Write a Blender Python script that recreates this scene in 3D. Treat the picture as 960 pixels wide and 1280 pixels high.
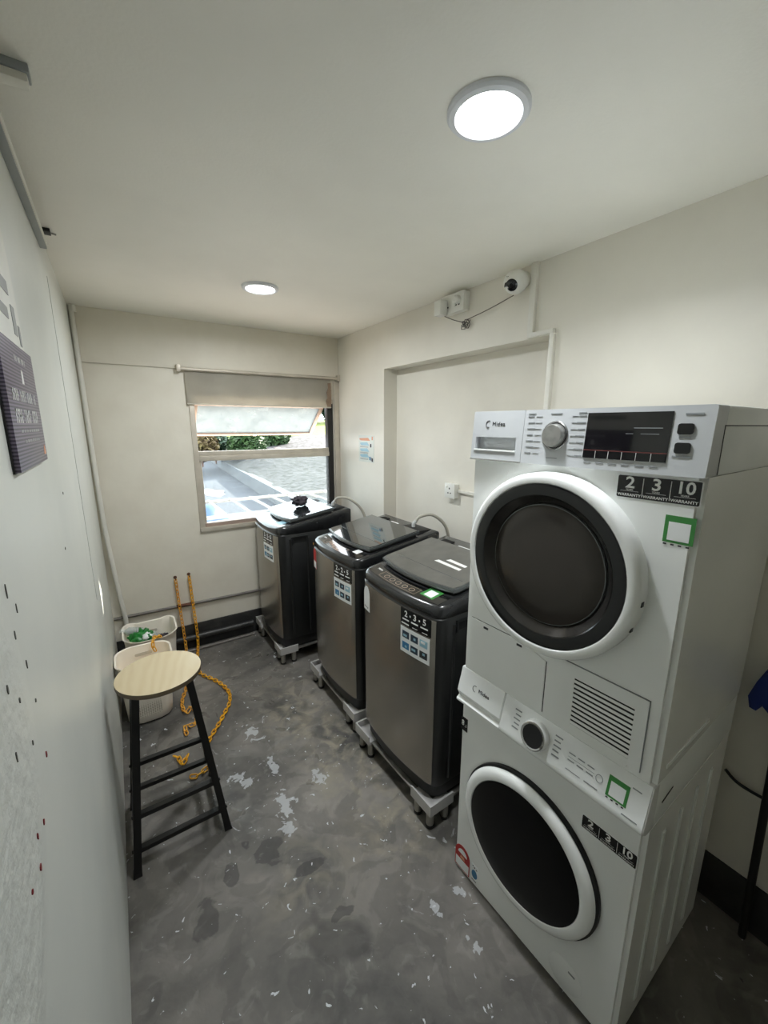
import bpy, bmesh, math, random
from mathutils import Vector, Matrix, Euler
for o in list(bpy.data.objects): bpy.data.objects.remove(o)
PI = math.pi
scene = bpy.context.scene
COL = scene.collection

# ------------------------------------------------------------------ camera
cam_d = bpy.data.cameras.new('camera'); cam = bpy.data.objects.new('camera', cam_d); COL.objects.link(cam)
cam_d.sensor_fit = 'VERTICAL'; cam_d.sensor_height = 24.0; cam_d.lens = 24.0*510.598/1280
cam_d.clip_start = 0.01; cam_d.clip_end = 300
yaw, pitch, roll = .5771, .21, .0019
f = Vector((math.sin(yaw)*math.cos(pitch), math.cos(yaw)*math.cos(pitch), -math.sin(pitch)))
r0 = Vector((math.cos(yaw), -math.sin(yaw), 0)); u0 = r0.cross(f)
rr = r0*math.cos(roll)+u0*math.sin(roll); uu = -r0*math.sin(roll)+u0*math.cos(roll)
M = Matrix((( rr.x, uu.x, -f.x, 0), (rr.y, uu.y, -f.y, 0), (rr.z, uu.z, -f.z, 1.656), (0,0,0,1)))
cam.matrix_world = M
scene.camera = cam

# ------------------------------------------------------------------ world, sun, exposure
w = bpy.data.worlds.new('hazy_sky'); scene.world = w; w.use_nodes = True
bg = w.node_tree.nodes['Background']; bg.inputs[0].default_value = (.90, .95, 1, 1); bg.inputs[1].default_value = 4.2
sun_d = bpy.data.lights.new('sun', 'SUN'); sun = bpy.data.objects.new('sun', sun_d); COL.objects.link(sun)
sun_d.energy = 12.0; sun_d.angle = math.radians(1.2); sun_d.color = (1, .93, .80)
sun.location = (6, 8, 6)
sun.rotation_euler = Vector((-1.0, -.55, -.52)).to_track_quat('-Z', 'Y').to_euler()
vs = scene.view_settings
vs.view_transform = 'Standard'; vs.look = 'None'; vs.gamma = 1; vs.use_curve_mapping = False; vs.exposure = 0.82
scene.cycles.max_bounces = 20; scene.cycles.diffuse_bounces = 12; scene.cycles.transparent_max_bounces = 16

# ------------------------------------------------------------------ materials
def srgb(c):
    return tuple((v/255/12.92 if v/255 <= .04045 else ((v/255+.055)/1.055)**2.4) for v in c)
def mat(name, rgb, rough=.5, metal=0, var=None, bump=None, coat=0, emit=None, spec=None, rvar=None):
    """var=(scale, rgb2, lo, hi) colour mottling; bump=(scale, strength); rvar=(scale, lo, hi) roughness mottling"""
    m = bpy.data.materials.new(name); m.use_nodes = True
    nt = m.node_tree; N = nt.nodes; L = nt.links; b = N['Principled BSDF']
    b.inputs['Base Color'].default_value = (*srgb(rgb), 1); b.inputs['Roughness'].default_value = rough
    b.inputs['Metallic'].default_value = metal; b.inputs['Coat Weight'].default_value = coat
    if spec is not None: b.inputs['Specular IOR Level'].default_value = spec
    tc = N.new('ShaderNodeTexCoord')
    def noise(sc, det=5):
        n = N.new('ShaderNodeTexNoise'); n.inputs['Scale'].default_value = sc; n.inputs['Detail'].default_value = det
        L.new(tc.outputs['Object'], n.inputs['Vector']); return n
    if var is None: var = (14, tuple(max(0, c-5) for c in rgb), .4, .7)
    n = noise(var[0]); rp = N.new('ShaderNodeValToRGB')
    rp.color_ramp.elements[0].position = var[2]; rp.color_ramp.elements[1].position = var[3]
    rp.color_ramp.elements[0].color = (*srgb(rgb), 1); rp.color_ramp.elements[1].color = (*srgb(var[1]), 1)
    L.new(n.outputs['Fac'], rp.inputs[0]); L.new(rp.outputs[0], b.inputs['Base Color'])
    if bump:
        n2 = noise(bump[0], 6); bp = N.new('ShaderNodeBump'); bp.inputs['Strength'].default_value = bump[1]
        bp.inputs['Distance'].default_value = .01
        L.new(n2.outputs['Fac'], bp.inputs['Height']); L.new(bp.outputs[0], b.inputs['Normal'])
    if rvar:
        n3 = noise(rvar[0]); mr = N.new('ShaderNodeMapRange'); mr.inputs[1].default_value = .35; mr.inputs[2].default_value = .65
        mr.inputs[3].default_value = rvar[1]; mr.inputs[4].default_value = rvar[2]
        L.new(n3.outputs['Fac'], mr.inputs[0]); L.new(mr.outputs[0], b.inputs['Roughness'])
    if emit:
        b.inputs['Emission Color'].default_value = (*srgb(emit[0]), 1); b.inputs['Emission Strength'].default_value = emit[1]
    return m
def glass_mat(name, tint, dusty, rough=.0, frosted=0.0):
    m = bpy.data.materials.new(name); m.use_nodes = True; nt = m.node_tree; N = nt.nodes; L = nt.links
    N.remove(N['Principled BSDF']); out = N['Material Output']
    tr = N.new('ShaderNodeBsdfTransparent'); tr.inputs[0].default_value = (*srgb(tint), 1)
    gl = N.new('ShaderNodeBsdfGlossy'); gl.inputs['Roughness'].default_value = max(rough, .02)
    fr = N.new('ShaderNodeFresnel'); fr.inputs[0].default_value = 1.45
    mx = N.new('ShaderNodeMixShader'); L.new(fr.outputs[0], mx.inputs[0]); L.new(tr.outputs[0], mx.inputs[1]); L.new(gl.outputs[0], mx.inputs[2])
    tl = N.new('ShaderNodeBsdfTranslucent'); tl.inputs[0].default_value = (.22, .235, .235, 1)
    tc = N.new('ShaderNodeTexCoord'); n = N.new('ShaderNodeTexNoise'); n.inputs['Scale'].default_value = 9; n.inputs['Detail'].default_value = 8
    L.new(tc.outputs['Object'], n.inputs['Vector'])
    mr = N.new('ShaderNodeMapRange'); mr.inputs[1].default_value = .3; mr.inputs[2].default_value = .7
    mr.inputs[3].default_value = dusty*.6; mr.inputs[4].default_value = dusty*1.3; L.new(n.outputs['Fac'], mr.inputs[0])
    mx2 = N.new('ShaderNodeMixShader'); L.new(mr.outputs[0], mx2.inputs[0]); L.new(mx.outputs[0], mx2.inputs[1]); L.new(tl.outputs[0], mx2.inputs[2])
    L.new(mx2.outputs[0], out.inputs[0]); return m
MT = dict(
    wall=mat('wall_paint', (228, 224, 213), .45, var=(3.5, (220, 216, 205), .35, .75), bump=(26, .10)),
    wall_far=mat('wall_paint_cream', (226, 221, 208), .5, var=(5, (218, 212, 198), .4, .75), bump=(20, .10)),
    ceil=mat('ceiling_paint', (242, 240, 232), .6, var=(3, (237, 235, 227), .4, .75), bump=(120, .06)),
    black_paint=mat('black_skirting_paint', (44, 44, 44), .42, var=(12, (64, 63, 60), .45, .75), bump=(30, .2)),
    white_pl=mat('white_plastic', (232, 232, 226), .35, var=(8, (224, 224, 218), .4, .7)),
    grey_pl=mat('grey_plastic', (176, 178, 178), .4),
    trunk=mat('trunking_plastic', (226, 224, 215), .4),
    trunk_grey=mat('grey_trunking_plastic', (150, 155, 156), .45),
    appl=mat('white_enamel', (244, 246, 244), .25, var=(4, (240, 242, 240), .4, .7), coat=.25),
    appl_side=mat('white_enamel_side', (240, 243, 241), .3, var=(5, (232, 236, 234), .35, .7), bump=(60, .03)),
    fascia=mat('silver_white_fascia', (194, 197, 199), .3, var=(6, (189, 192, 194), .4, .7)),
    fascia_w=mat('white_fascia', (240, 242, 241), .25, var=(6, (236, 238, 237), .4, .7)),
    black_gl=mat('black_gloss', (10, 10, 11), .08, coat=.5),
    door_black=mat('black_door_glass', (7, 7, 8), .3, spec=.22),
    black_bezel=mat('black_bezel_plastic', (17, 18, 18), .16),
    dryer_glass=mat('smoked_door_glass', (66, 61, 56), .16, metal=.3, var=(2, (54, 50, 46), .4, .7)),
    funnel=mat('smoked_chrome', (70, 68, 66), .16, metal=.7),
    black_mt=mat('black_matt_plastic', (20, 20, 20), .5),
    dark_in=mat('dark_recess', (24, 24, 24), .8),
    red_line=mat('red_print', (96, 44, 40), .5),
    knob=mat('brushed_silver', (178, 178, 174), .28, metal=.75, var=(40, (150, 150, 146), .4, .7)),
    chrome=mat('chrome', (200, 200, 200), .12, metal=1),
    ink=mat('grey_ink', (140, 144, 146), .6),
    ink_pale=mat('pale_grey_ink', (150, 152, 150), .6),
    ink_d=mat('dark_ink', (48, 50, 52), .6),
    print_warm=mat('warm_print', (190, 170, 150), .5),
    ink_w=mat('white_ink', (238, 238, 236), .5),
    stk_black=mat('black_sticker', (16, 16, 17), .25),
    stk_white=mat('white_sticker', (236, 238, 238), .35),
    stk_green=mat('green_sticker', (58, 134, 62), .4),
    stk_red=mat('red_sticker', (176, 36, 34), .4),
    stk_blue=mat('blue_print', (52, 120, 165), .4),
    stk_lblue=mat('pale_blue_print', (150, 190, 206), .4),
    stk_navy=mat('navy_print', (34, 52, 70), .4),
    stk_orange=mat('orange_print', (222, 158, 122), .5),
    mach=mat('charcoal_plastic', (30, 31, 31), .38, var=(10, (36, 37, 37), .4, .7)),
    mach_front=mat('titanium_steel', (168, 163, 155), .26, metal=.85, var=(3, (160, 155, 147), .4, .7)),
    mach_top=mat('charcoal_gloss_top', (40, 41, 42), .22, coat=.3),
    lid_glass=mat('tinted_lid_glass', (44, 48, 49), .06, coat=1.0),
    lid_dusty=mat('dusty_lid_plastic', (78, 78, 74), .3, var=(16, (96, 95, 90), .35, .75), coat=.3),
    lid_rim=mat('lid_rim', (120, 124, 124), .22, metal=.6),
    steel=mat('steel_leg', (176, 174, 168), .32, metal=.8, var=(20, (140, 136, 128), .4, .7)),
    stand=mat('stand_plastic', (186, 184, 182), .5, var=(10, (168, 166, 163), .4, .7)),
    stool_black=mat('black_powder_coat', (13, 13, 13), .38, bump=(200, .05)),
    slot=mat('basket_slot_shade', (206, 198, 184), .5),
    seam=mat('paint_seam', (176, 178, 172), .6),
    basket=mat('white_basket_plastic', (248, 241, 228), .35, var=(6, (244, 236, 222), .4, .7)),
    chain=mat('yellow_plastic_chain', (244, 184, 36), .38, var=(9, (232, 164, 34), .35, .7)),
    chain_r=mat('faded_orange_chain', (240, 178, 66), .5, var=(9, (222, 152, 58), .35, .7)),
    rust=mat('rusty_metal', (118, 78, 60), .75, var=(22, (86, 60, 50), .35, .65)),
    peel=mat('peeled_plaster', (150, 128, 108), .8, var=(20, (120, 98, 80), .35, .65)),
    conduit=mat('grey_conduit', (128, 124, 118), .5, var=(8, (108, 102, 98), .4, .7)),
    hose=mat('grey_hose', (176, 172, 160), .45),
    cloth=mat('dark_cloth', (66, 60, 66), .85, var=(18, (46, 42, 48), .35, .65)),
    green_bag=mat('green_wrapper', (34, 132, 52), .3, var=(10, (22, 104, 40), .4, .65)),
    clearpl=mat('cloudy_plastic', (186, 190, 186), .2, var=(10, (160, 166, 162), .4, .7)),
    blind=mat('blind_fabric', (206, 202, 190), .8, var=(5, (196, 191, 178), .35, .7), bump=(120, .08)),
    alu=mat('cream_aluminium', (206, 198, 184), .4, metal=.25, var=(10, (190, 182, 168), .4, .7)),
    alu_pink=mat('sash_aluminium', (176, 156, 144), .4, metal=.2),
    dark_frame=mat('dark_window_gap', (38, 36, 34), .6),
    cable=mat('grey_cable', (96, 90, 84), .5),
    black_cable=mat('black_cable', (14, 14, 14), .5),
    blue_pl=mat('blue_plastic', (18, 44, 120), .45),
    yard=mat('yard_concrete', (72, 74, 82), .85, var=(.6, (58, 60, 68), .35, .7), bump=(3, .3)),
    ledge=mat('pale_ledge', (232, 220, 208), .8, var=(2, (222, 208, 196), .35, .7)),
    kerb=mat('kerb_concrete', (100, 102, 106), .8, var=(2, (84, 86, 90), .4, .7)),
    gravel=mat('gravel', (62, 61, 63), .9, var=(4.5, (20, 22, 20), .46, .58), bump=(8, 1.0)),
    lawn=mat('lawn_grass', (104, 114, 36), .9, var=(2, (66, 88, 28), .35, .7)),
    leaf1=mat('leaf_green', (52, 78, 38), .6, var=(3, (34, 60, 28), .4, .6)),
    leaf2=mat('leaf_dark', (38, 66, 44), .6, var=(3, (26, 48, 34), .4, .6)),
    leaf3=mat('leaf_olive', (88, 80, 44), .7, var=(3, (72, 58, 40), .4, .6)),
    rock=mat('field_stone', (108, 96, 92), .85, var=(4, (88, 78, 74), .4, .65), bump=(8, .6)),
    tarp=mat('blue_tarpaulin', (18, 66, 122), .5, var=(5, (15, 56, 108), .4, .7)),
    white_metal=mat('white_painted_metal', (138, 135, 131), .45),
    paper=mat('paper', (226, 226, 220), .7),
    paper2=mat('laminated_paper', (212, 216, 208), .35),
    wall_chip=mat('paint_chip', (104, 104, 98), .9),
    red_chip=mat('red_chip', (122, 30, 34), .6),
    lamp_ring=mat('lamp_trim', (228, 231, 236), .35),
    lamp_glow=mat('lamp_diffuser', (255, 255, 255), .5, emit=((250, 253, 255), 14)),
    glass=glass_mat('window_glass', (240, 246, 246), .06),
    frosted=glass_mat('frosted_glass', (235, 240, 240), .62, .3),
)
def wood_mat():
    m = mat('pale_wood', (204, 186, 150), .45, var=(6, (190, 168, 130), .35, .7))
    nt = m.node_tree; N = nt.nodes; L = nt.links; b = N['Principled BSDF']
    wv = N.new('ShaderNodeTexWave'); wv.inputs['Scale'].default_value = 4; wv.inputs['Distortion'].default_value = 9; wv.inputs['Detail'].default_value = 3
    tc = N.new('ShaderNodeTexCoord'); mp = N.new('ShaderNodeMapping'); mp.inputs['Rotation'].default_value = (0, 0, .8); mp.inputs['Scale'].default_value = (3, .6, 1)
    L.new(tc.outputs['Object'], mp.inputs[0]); L.new(mp.outputs[0], wv.inputs['Vector'])
    rp = N.new('ShaderNodeValToRGB'); rp.color_ramp.elements[0].color = (*srgb((208, 193, 160)), 1); rp.color_ramp.elements[1].color = (*srgb((203, 186, 151)), 1)
    L.new(wv.outputs['Fac'], rp.inputs[0]); L.new(rp.outputs[0], b.inputs['Base Color']); return m
MT['wood'] = wood_mat(); MT['wood_edge'] = mat('dark_wood_edge', (92, 80, 62), .5)
DARKS = ((0.260, 1.418, 0.030, 0.030), (0.336, 1.328, 0.050, 0.050), (0.449, 1.197, 0.060, 0.020), (0.071, 1.211, 0.040, 0.060), (0.182, 1.330, 0.030, 0.050), (0.485, 0.995, 0.050, 0.020))
FLAKES = ((0.452, 2.038, 0.028, 0.050), (0.478, 1.743, 0.020, 0.070), (0.643, 1.558, 0.030, 0.050), (0.453, 1.509, 0.040, 0.060), (0.429, 1.392, 0.035, 0.040), (0.315, 1.770, 0.035, 0.030), (0.345, 1.713, 0.030, 0.030), (0.503, 1.505, 0.012, 0.020), (0.478, 1.580, 0.012, 0.015), (0.760, 0.829, 0.012, 0.030), (0.796, 0.705, 0.010, 0.012), (0.801, 0.674, 0.014, 0.015), (0.866, 0.829, 0.014, 0.030))
def floor_mat():
    m = mat('wet_dark_concrete', (74, 73, 71), .5)
    nt = m.node_tree; N = nt.nodes; L = nt.links; b = N['Principled BSDF']; tc = N.new('ShaderNodeTexCoord')
    for l in list(b.inputs['Base Color'].links): L.remove(l)
    def noise(sc, det, dist=0.):
        n = N.new('ShaderNodeTexNoise'); n.inputs['Scale'].default_value = sc; n.inputs['Detail'].default_value = det
        n.inputs['Distortion'].default_value = dist; L.new(tc.outputs['Object'], n.inputs['Vector']); return n.outputs['Fac']
    def ramp(fac, p0, p1, c0=(0,0,0), c1=(1,1,1)):
        r = N.new('ShaderNodeValToRGB'); e = r.color_ramp.elements; e[0].position = p0; e[1].position = p1
        e[0].color = (*c0, 1); e[1].color = (*c1, 1); L.new(fac, r.inputs[0]); return r.outputs[0]
    def mix(fac, a, c):
        x = N.new('ShaderNodeMix'); x.data_type = 'RGBA'; L.new(fac, x.inputs[0]); L.new(a, x.inputs[6])
        if isinstance(c, tuple): x.inputs[7].default_value = (*srgb(c), 1)
        else: L.new(c, x.inputs[7])
        return x.outputs[2]
    def mul(a, c):
        x = N.new('ShaderNodeMath'); x.operation = 'MULTIPLY'; L.new(a, x.inputs[0])
        if isinstance(c, float): x.inputs[1].default_value = c
        else: L.new(c, x.inputs[1])
        return x.outputs[0]
    base = ramp(noise(2.2, 8, .6), .32, .70, srgb((70, 69, 66)), srgb((140, 135, 128)))
    fine = ramp(noise(38, 8), .45, .75)
    c = mix(mul(fine, .22), base, (122, 118, 112))
    # beige dried stains along the machines: blotches inside a soft ellipse of the floor
    def blob(cx, cy, sx, sy):
        s = N.new('ShaderNodeMapping'); s.vector_type = 'TEXTURE'; s.inputs['Location'].default_value = (cx, cy, 0); s.inputs['Scale'].default_value = (sx, sy, 1)
        L.new(tc.outputs['Object'], s.inputs[0]); g = N.new('ShaderNodeTexGradient'); g.gradient_type = 'SPHERICAL'; L.new(s.outputs[0], g.inputs[0])
        return g.outputs['Fac']
    stain = ramp(noise(11, 9, .8), .44, .66)
    for (cx, cy, sx, sy, k) in ((.74, 2.05, .30, .42, 1.6), (.78, 1.58, .26, .38, 1.5), (.80, 1.2, .24, .34, 1.2), (.42, 1.16, .24, .26, .8)):
        g = mul(blob(cx, cy, sx, sy), k); cl = N.new('ShaderNodeClamp'); L.new(g, cl.inputs[0])
        c = mix(mul(mul(cl.outputs[0], stain), .85), c, (150, 143, 126))
    nd = noise(9, 7, .5); nd2 = noise(34, 6, .8)
    def stain_at(cx, cy, sx, sy, nn, amt):     # ragged-edged patch of its own shape
        x = N.new('ShaderNodeMath'); x.operation = 'MULTIPLY_ADD'; L.new(nn, x.inputs[0]); x.inputs[1].default_value = amt; L.new(blob(cx, cy, sx, sy), x.inputs[2])
        y = N.new('ShaderNodeMath'); y.operation = 'SUBTRACT'; L.new(x.outputs[0], y.inputs[0]); y.inputs[1].default_value = amt*.5
        return ramp(y.outputs[0], .48, .56)
    for (cx, cy, sx, sy) in DARKS: c = mix(mul(stain_at(cx, cy, sx*1.9, sy*1.9, nd, 1.9), .6), c, (50, 50, 48))
    scuff = ramp(noise(15, 9, 1.2), .58, .66); c = mix(mul(scuff, .22), c, (150, 148, 142))
    grime = ramp(noise(5.5, 9, 1.5), .50, .56); c = mix(mul(grime, .30), c, (62, 60, 57))
    # dark damp patches
    damp = ramp(noise(3.4, 3, .3), .60, .66)
    c = mix(mul(damp, .55), c, (50, 49, 47))
    # flaked white paint
    vo = noise(16, 9, 1.2); fl = ramp(vo, .66, .70)
    for (cx, cy, sx, sy) in ((.34, 1.62, .17, .34), (.42, 2.0, .22, .28), (.22, 1.78, .14, .15), (.86, .95, .2, .28)):
        c = mix(mul(mul(fl, ramp(blob(cx, cy, sx, sy), 0, .4)), .8), c, (188, 190, 192))
    for (cx, cy, sx, sy) in FLAKES: c = mix(mul(stain_at(cx, cy, sx*1.7, sy*1.7, nd2, 2.6), .62), c, (198, 201, 204))
    sp = ramp(noise(60, 3), .765, .79)
    c = mix(mul(sp, .5), c, (170, 170, 168))
    L.new(c, b.inputs['Base Color'])
    wet = ramp(noise(3.6, 6, .6), .46, .60); wm = None
    for (cx, cy, sx, sy) in ((.40, 1.75, .42, .55), (.55, 2.5, .5, .6), (.15, 2.0, .3, .5)):
        q = ramp(blob(cx, cy, sx, sy), 0, .35)
        if wm is None: wm = q
        else:
            x = N.new('ShaderNodeMath'); x.operation = 'MAXIMUM'; L.new(wm, x.inputs[0]); L.new(q, x.inputs[1]); wm = x.outputs[0]
    mr = N.new('ShaderNodeMapRange'); mr.inputs[3].default_value = .62; mr.inputs[4].default_value = .20
    L.new(mul(wet, wm), mr.inputs[0]); L.new(mr.outputs[0], b.inputs['Roughness'])
    bp = N.new('ShaderNodeBump'); bp.inputs['Strength'].default_value = .4; bp.inputs['Distance'].default_value = .012
    L.new(noise(14, 9, .4), bp.inputs['Height']); L.new(bp.outputs[0], b.inputs['Normal'])
    return m
MT['floor'] = floor_mat()
def perf_mat():      # moulded dimples on the basket front
    m = mat('perforated_basket_plastic', (238, 232, 220), .35)
    nt = m.node_tree; N = nt.nodes; L = nt.links; b = N['Principled BSDF']
    tc = N.new('ShaderNodeTexCoord'); v = N.new('ShaderNodeTexVoronoi'); v.inputs['Scale'].default_value = 95; v.inputs['Randomness'].default_value = 0
    L.new(tc.outputs['Object'], v.inputs['Vector'])
    rp = N.new('ShaderNodeValToRGB'); rp.color_ramp.elements[0].position = .3; rp.color_ramp.elements[1].position = .42
    rp.color_ramp.elements[0].color = (*srgb((176, 164, 146)), 1); rp.color_ramp.elements[1].color = (*srgb((238, 232, 220)), 1)
    L.new(v.outputs['Distance'], rp.inputs[0]); L.new(rp.outputs[0], b.inputs['Base Color']); return m
MT['perf'] = perf_mat()
def purple_mat():
    m = mat('purple_striped_print', (84, 76, 96), .35)
    nt = m.node_tree; N = nt.nodes; L = nt.links; b = N['Principled BSDF']
    tc = N.new('ShaderNodeTexCoord'); wv = N.new('ShaderNodeTexWave'); wv.bands_direction = 'Z'; wv.inputs['Scale'].default_value = 52; wv.inputs['Distortion'].default_value = .2
    L.new(tc.outputs['Object'], wv.inputs['Vector'])
    rp = N.new('ShaderNodeValToRGB'); rp.color_ramp.elements[0].position = .35; rp.color_ramp.elements[1].position = .6
    rp.color_ramp.elements[0].color = (*srgb((60, 52, 72)), 1); rp.color_ramp.elements[1].color = (*srgb((118, 110, 130)), 1)
    L.new(wv.outputs['Fac'], rp.inputs[0]); L.new(rp.outputs[0], b.inputs['Base Color']); return m
MT['purple'] = purple_mat()
def wallL_mat():     # satin wall with a rough, patched area low by the doorway end
    m = mat('wall_paint_patched', (214, 216, 210), .38, var=(3, (204, 207, 202), .35, .75))
    nt = m.node_tree; N = nt.nodes; L = nt.links; b = N['Principled BSDF']; tc = N.new('ShaderNodeTexCoord')
    mp = N.new('ShaderNodeMapping'); mp.vector_type = 'TEXTURE'; mp.inputs['Location'].default_value = (0, .36, 1.28); mp.inputs['Scale'].default_value = (1, .36, .34)
    L.new(tc.outputs['Object'], mp.inputs[0]); g = N.new('ShaderNodeTexGradient'); g.gradient_type = 'SPHERICAL'; L.new(mp.outputs[0], g.inputs[0])
    rp = N.new('ShaderNodeValToRGB'); rp.color_ramp.elements[0].position = 0; rp.color_ramp.elements[1].position = .15; L.new(g.outputs['Fac'], rp.inputs[0])
    n = N.new('ShaderNodeTexNoise'); n.inputs['Scale'].default_value = 34; n.inputs['Detail'].default_value = 8; L.new(tc.outputs['Object'], n.inputs['Vector'])
    n2 = N.new('ShaderNodeTexNoise'); n2.inputs['Scale'].default_value = 3.; n2.inputs['Detail'].default_value = 4; L.new(tc.outputs['Object'], n2.inputs['Vector'])
    mu = N.new('ShaderNodeMath'); mu.operation = 'MULTIPLY'; L.new(n.outputs['Fac'], mu.inputs[0]); L.new(rp.outputs[0], mu.inputs[1])
    ad = N.new('ShaderNodeMath'); ad.operation = 'MULTIPLY_ADD'; L.new(n2.outputs['Fac'], ad.inputs[0]); ad.inputs[1].default_value = .6; L.new(mu.outputs[0], ad.inputs[2])
    bp = N.new('ShaderNodeBump'); bp.inputs['Strength'].default_value = .45; bp.inputs['Distance'].default_value = .012
    L.new(ad.outputs[0], bp.inputs['Height']); L.new(bp.outputs[0], b.inputs['Normal']); return m
MT['wall_l'] = wallL_mat()

# ------------------------------------------------------------------ mesh helpers
def link(name, me, m, parent=None, smooth=True, ang=40):
    o = bpy.data.objects.new(name, me); COL.objects.link(o)
    if isinstance(m, (list, tuple)):
        for x in m: me.materials.append(MT[x])
    else: me.materials.append(MT[m])
    if smooth:
        for p in me.polygons: p.use_smooth = True
        me.set_sharp_from_angle(angle=math.radians(ang))
    if parent: o.parent = parent
    return o
def fin(name, bm, m, parent=None, smooth=True, ang=40):
    bmesh.ops.recalc_face_normals(bm, faces=bm.faces)
    me = bpy.data.meshes.new(name); bm.to_mesh(me); bm.free(); return link(name, me, m, parent, smooth, ang)
def abox(bm, lo, hi):
    v = [bm.verts.new((x, y, z)) for x in (lo[0], hi[0]) for y in (lo[1], hi[1]) for z in (lo[2], hi[2])]
    for q in ((0,1,3,2), (4,6,7,5), (0,4,5,1), (2,3,7,6), (0,2,6,4), (1,5,7,3)): bm.faces.new([v[i] for i in q])
    return v
def box(name, lo, hi, m, parent=None, bev=0, seg=2):
    bm = bmesh.new(); abox(bm, lo, hi)
    if bev: bmesh.ops.bevel(bm, geom=list(bm.edges), offset=bev, segments=seg, affect='EDGES', profile=.6)
    return fin(name, bm, m, parent)
def boxes(name, lst, m, parent=None):
    bm = bmesh.new()
    for lo, hi in lst: abox(bm, lo, hi)
    return fin(name, bm, m, parent, smooth=False)
def prism(name, pts, m, parent=None, axis='z', a=0., b=1., bev=0, T=None):
    """extrude the 2-D outline pts along an axis (z: pts are x,y; y: pts are x,z; x: pts are y,z) from a to b"""
    mp = {'z': lambda p, h: (p[0], p[1], h), 'y': lambda p, h: (p[0], h, p[1]), 'x': lambda p, h: (h, p[0], p[1])}[axis]
    if T: g = mp; mp = lambda p, h: T(*g(p, h))
    bm = bmesh.new(); A = [bm.verts.new(mp(p, a)) for p in pts]; B = [bm.verts.new(mp(p, b)) for p in pts]; n = len(pts)
    fa = bm.faces.new(A); fb = bm.faces.new(B[::-1])
    for i in range(n): bm.faces.new((A[i], B[i], B[(i+1) % n], A[(i+1) % n]))
    bmesh.ops.recalc_face_normals(bm, faces=bm.faces)
    if bev: bmesh.ops.bevel(bm, geom=list(set(list(fa.edges)+list(fb.edges))), offset=bev, segments=2, affect='EDGES')
    return fin(name, bm, m, parent)
def loft(name, loops, m, parent=None, cap0=True, cap1=True, ang=40):
    bm = bmesh.new(); V = [[bm.verts.new(p) for p in lp] for lp in loops]; n = len(loops[0])
    for k in range(len(V)-1):
        for i in range(n): bm.faces.new((V[k][i], V[k][(i+1) % n], V[k+1][(i+1) % n], V[k+1][i]))
    if cap0: bm.faces.new(V[0][::-1])
    if cap1: bm.faces.new(V[-1])
    return fin(name, bm, m, parent, ang=ang)
def alathe(bm, prof, seg, T):
    rings = []
    for (r, h) in prof:
        if r < 1e-5: rings.append([bm.verts.new(T(0, 0, h))])
        else: rings.append([bm.verts.new(T(r*math.cos(2*PI*i/seg), r*math.sin(2*PI*i/seg), h)) for i in range(seg)])
    for k in range(len(rings)-1):
        a, b = rings[k], rings[k+1]
        for i in range(seg):
            j = (i+1) % seg
            if len(a) == 1 and len(b) == 1: continue
            if len(a) == 1: bm.faces.new((a[0], b[i], b[j]))
            elif len(b) == 1: bm.faces.new((a[i], a[j], b[0]))
            else: bm.faces.new((a[i], a[j], b[j], b[i]))
    return rings
def lathe(name, prof, m, parent=None, seg=40, T=None, ang=35):
    """prof: (radius, height) pairs; T maps (x,y,h) to the thing's space"""
    bm = bmesh.new(); alathe(bm, prof, seg, T or (lambda x, y, h: (x, y, h))); return fin(name, bm, m, parent, ang=ang)
def front(cx, cz, y0=0.):           # lathe axis pointing out of an appliance front (towards -Y)
    return lambda x, y, h: (cx+x, y0-h, cz+y)
def atube(bm, pts, r, seg=8, closed=False):
    pts = [Vector(p) for p in pts]; n = len(pts); rings = []; up = None
    for i, p in enumerate(pts):
        if closed: t = pts[(i+1) % n]-pts[i-1]
        else: t = pts[min(i+1, n-1)]-pts[max(i-1, 0)]
        t.normalize()
        if up is None: up = Vector((0, 0, 1)) if abs(t.z) < .9 else Vector((1, 0, 0))
        s = t.cross(up).normalized(); up = s.cross(t).normalized()
        rings.append([bm.verts.new(p+(s*math.cos(2*PI*k/seg)+up*math.sin(2*PI*k/seg))*r) for k in range(seg)])
    for i in range(n if closed else n-1):
        a, b = rings[i], rings[(i+1) % n]
        for k in range(seg): bm.faces.new((a[k], a[(k+1) % seg], b[(k+1) % seg], b[k]))
    if not closed: bm.faces.new(rings[0][::-1]); bm.faces.new(rings[-1])
def tube(name, pts, r, m, parent=None, seg=10, closed=False):
    bm = bmesh.new(); atube(bm, pts, r, seg, closed); return fin(name, bm, m, parent, ang=50)
def spline(pts, n=8):
    P = [Vector(p) for p in pts]; P = [P[0]*2-P[1]]+P+[P[-1]*2-P[-2]]; out = []
    for i in range(1, len(P)-2):
        a, b, c, d = P[i-1:i+3]
        for k in range(n):
            t = k/n
            out.append(.5*((2*b)+(c-a)*t+(2*a-5*b+4*c-d)*t*t+(3*b-a-3*c+d)*t**3))
    out.append(P[-2]); return out
def rrect(x0, x1, y0, y1, r, n=5):
    out = []
    for cx, cy, a in ((x1-r, y1-r, 0), (x0+r, y1-r, PI/2), (x0+r, y0+r, PI), (x1-r, y0+r, 1.5*PI)):
        for k in range(n+1): out.append((cx+r*math.cos(a+PI/2*k/n), cy+r*math.sin(a+PI/2*k/n)))
    return out
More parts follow.
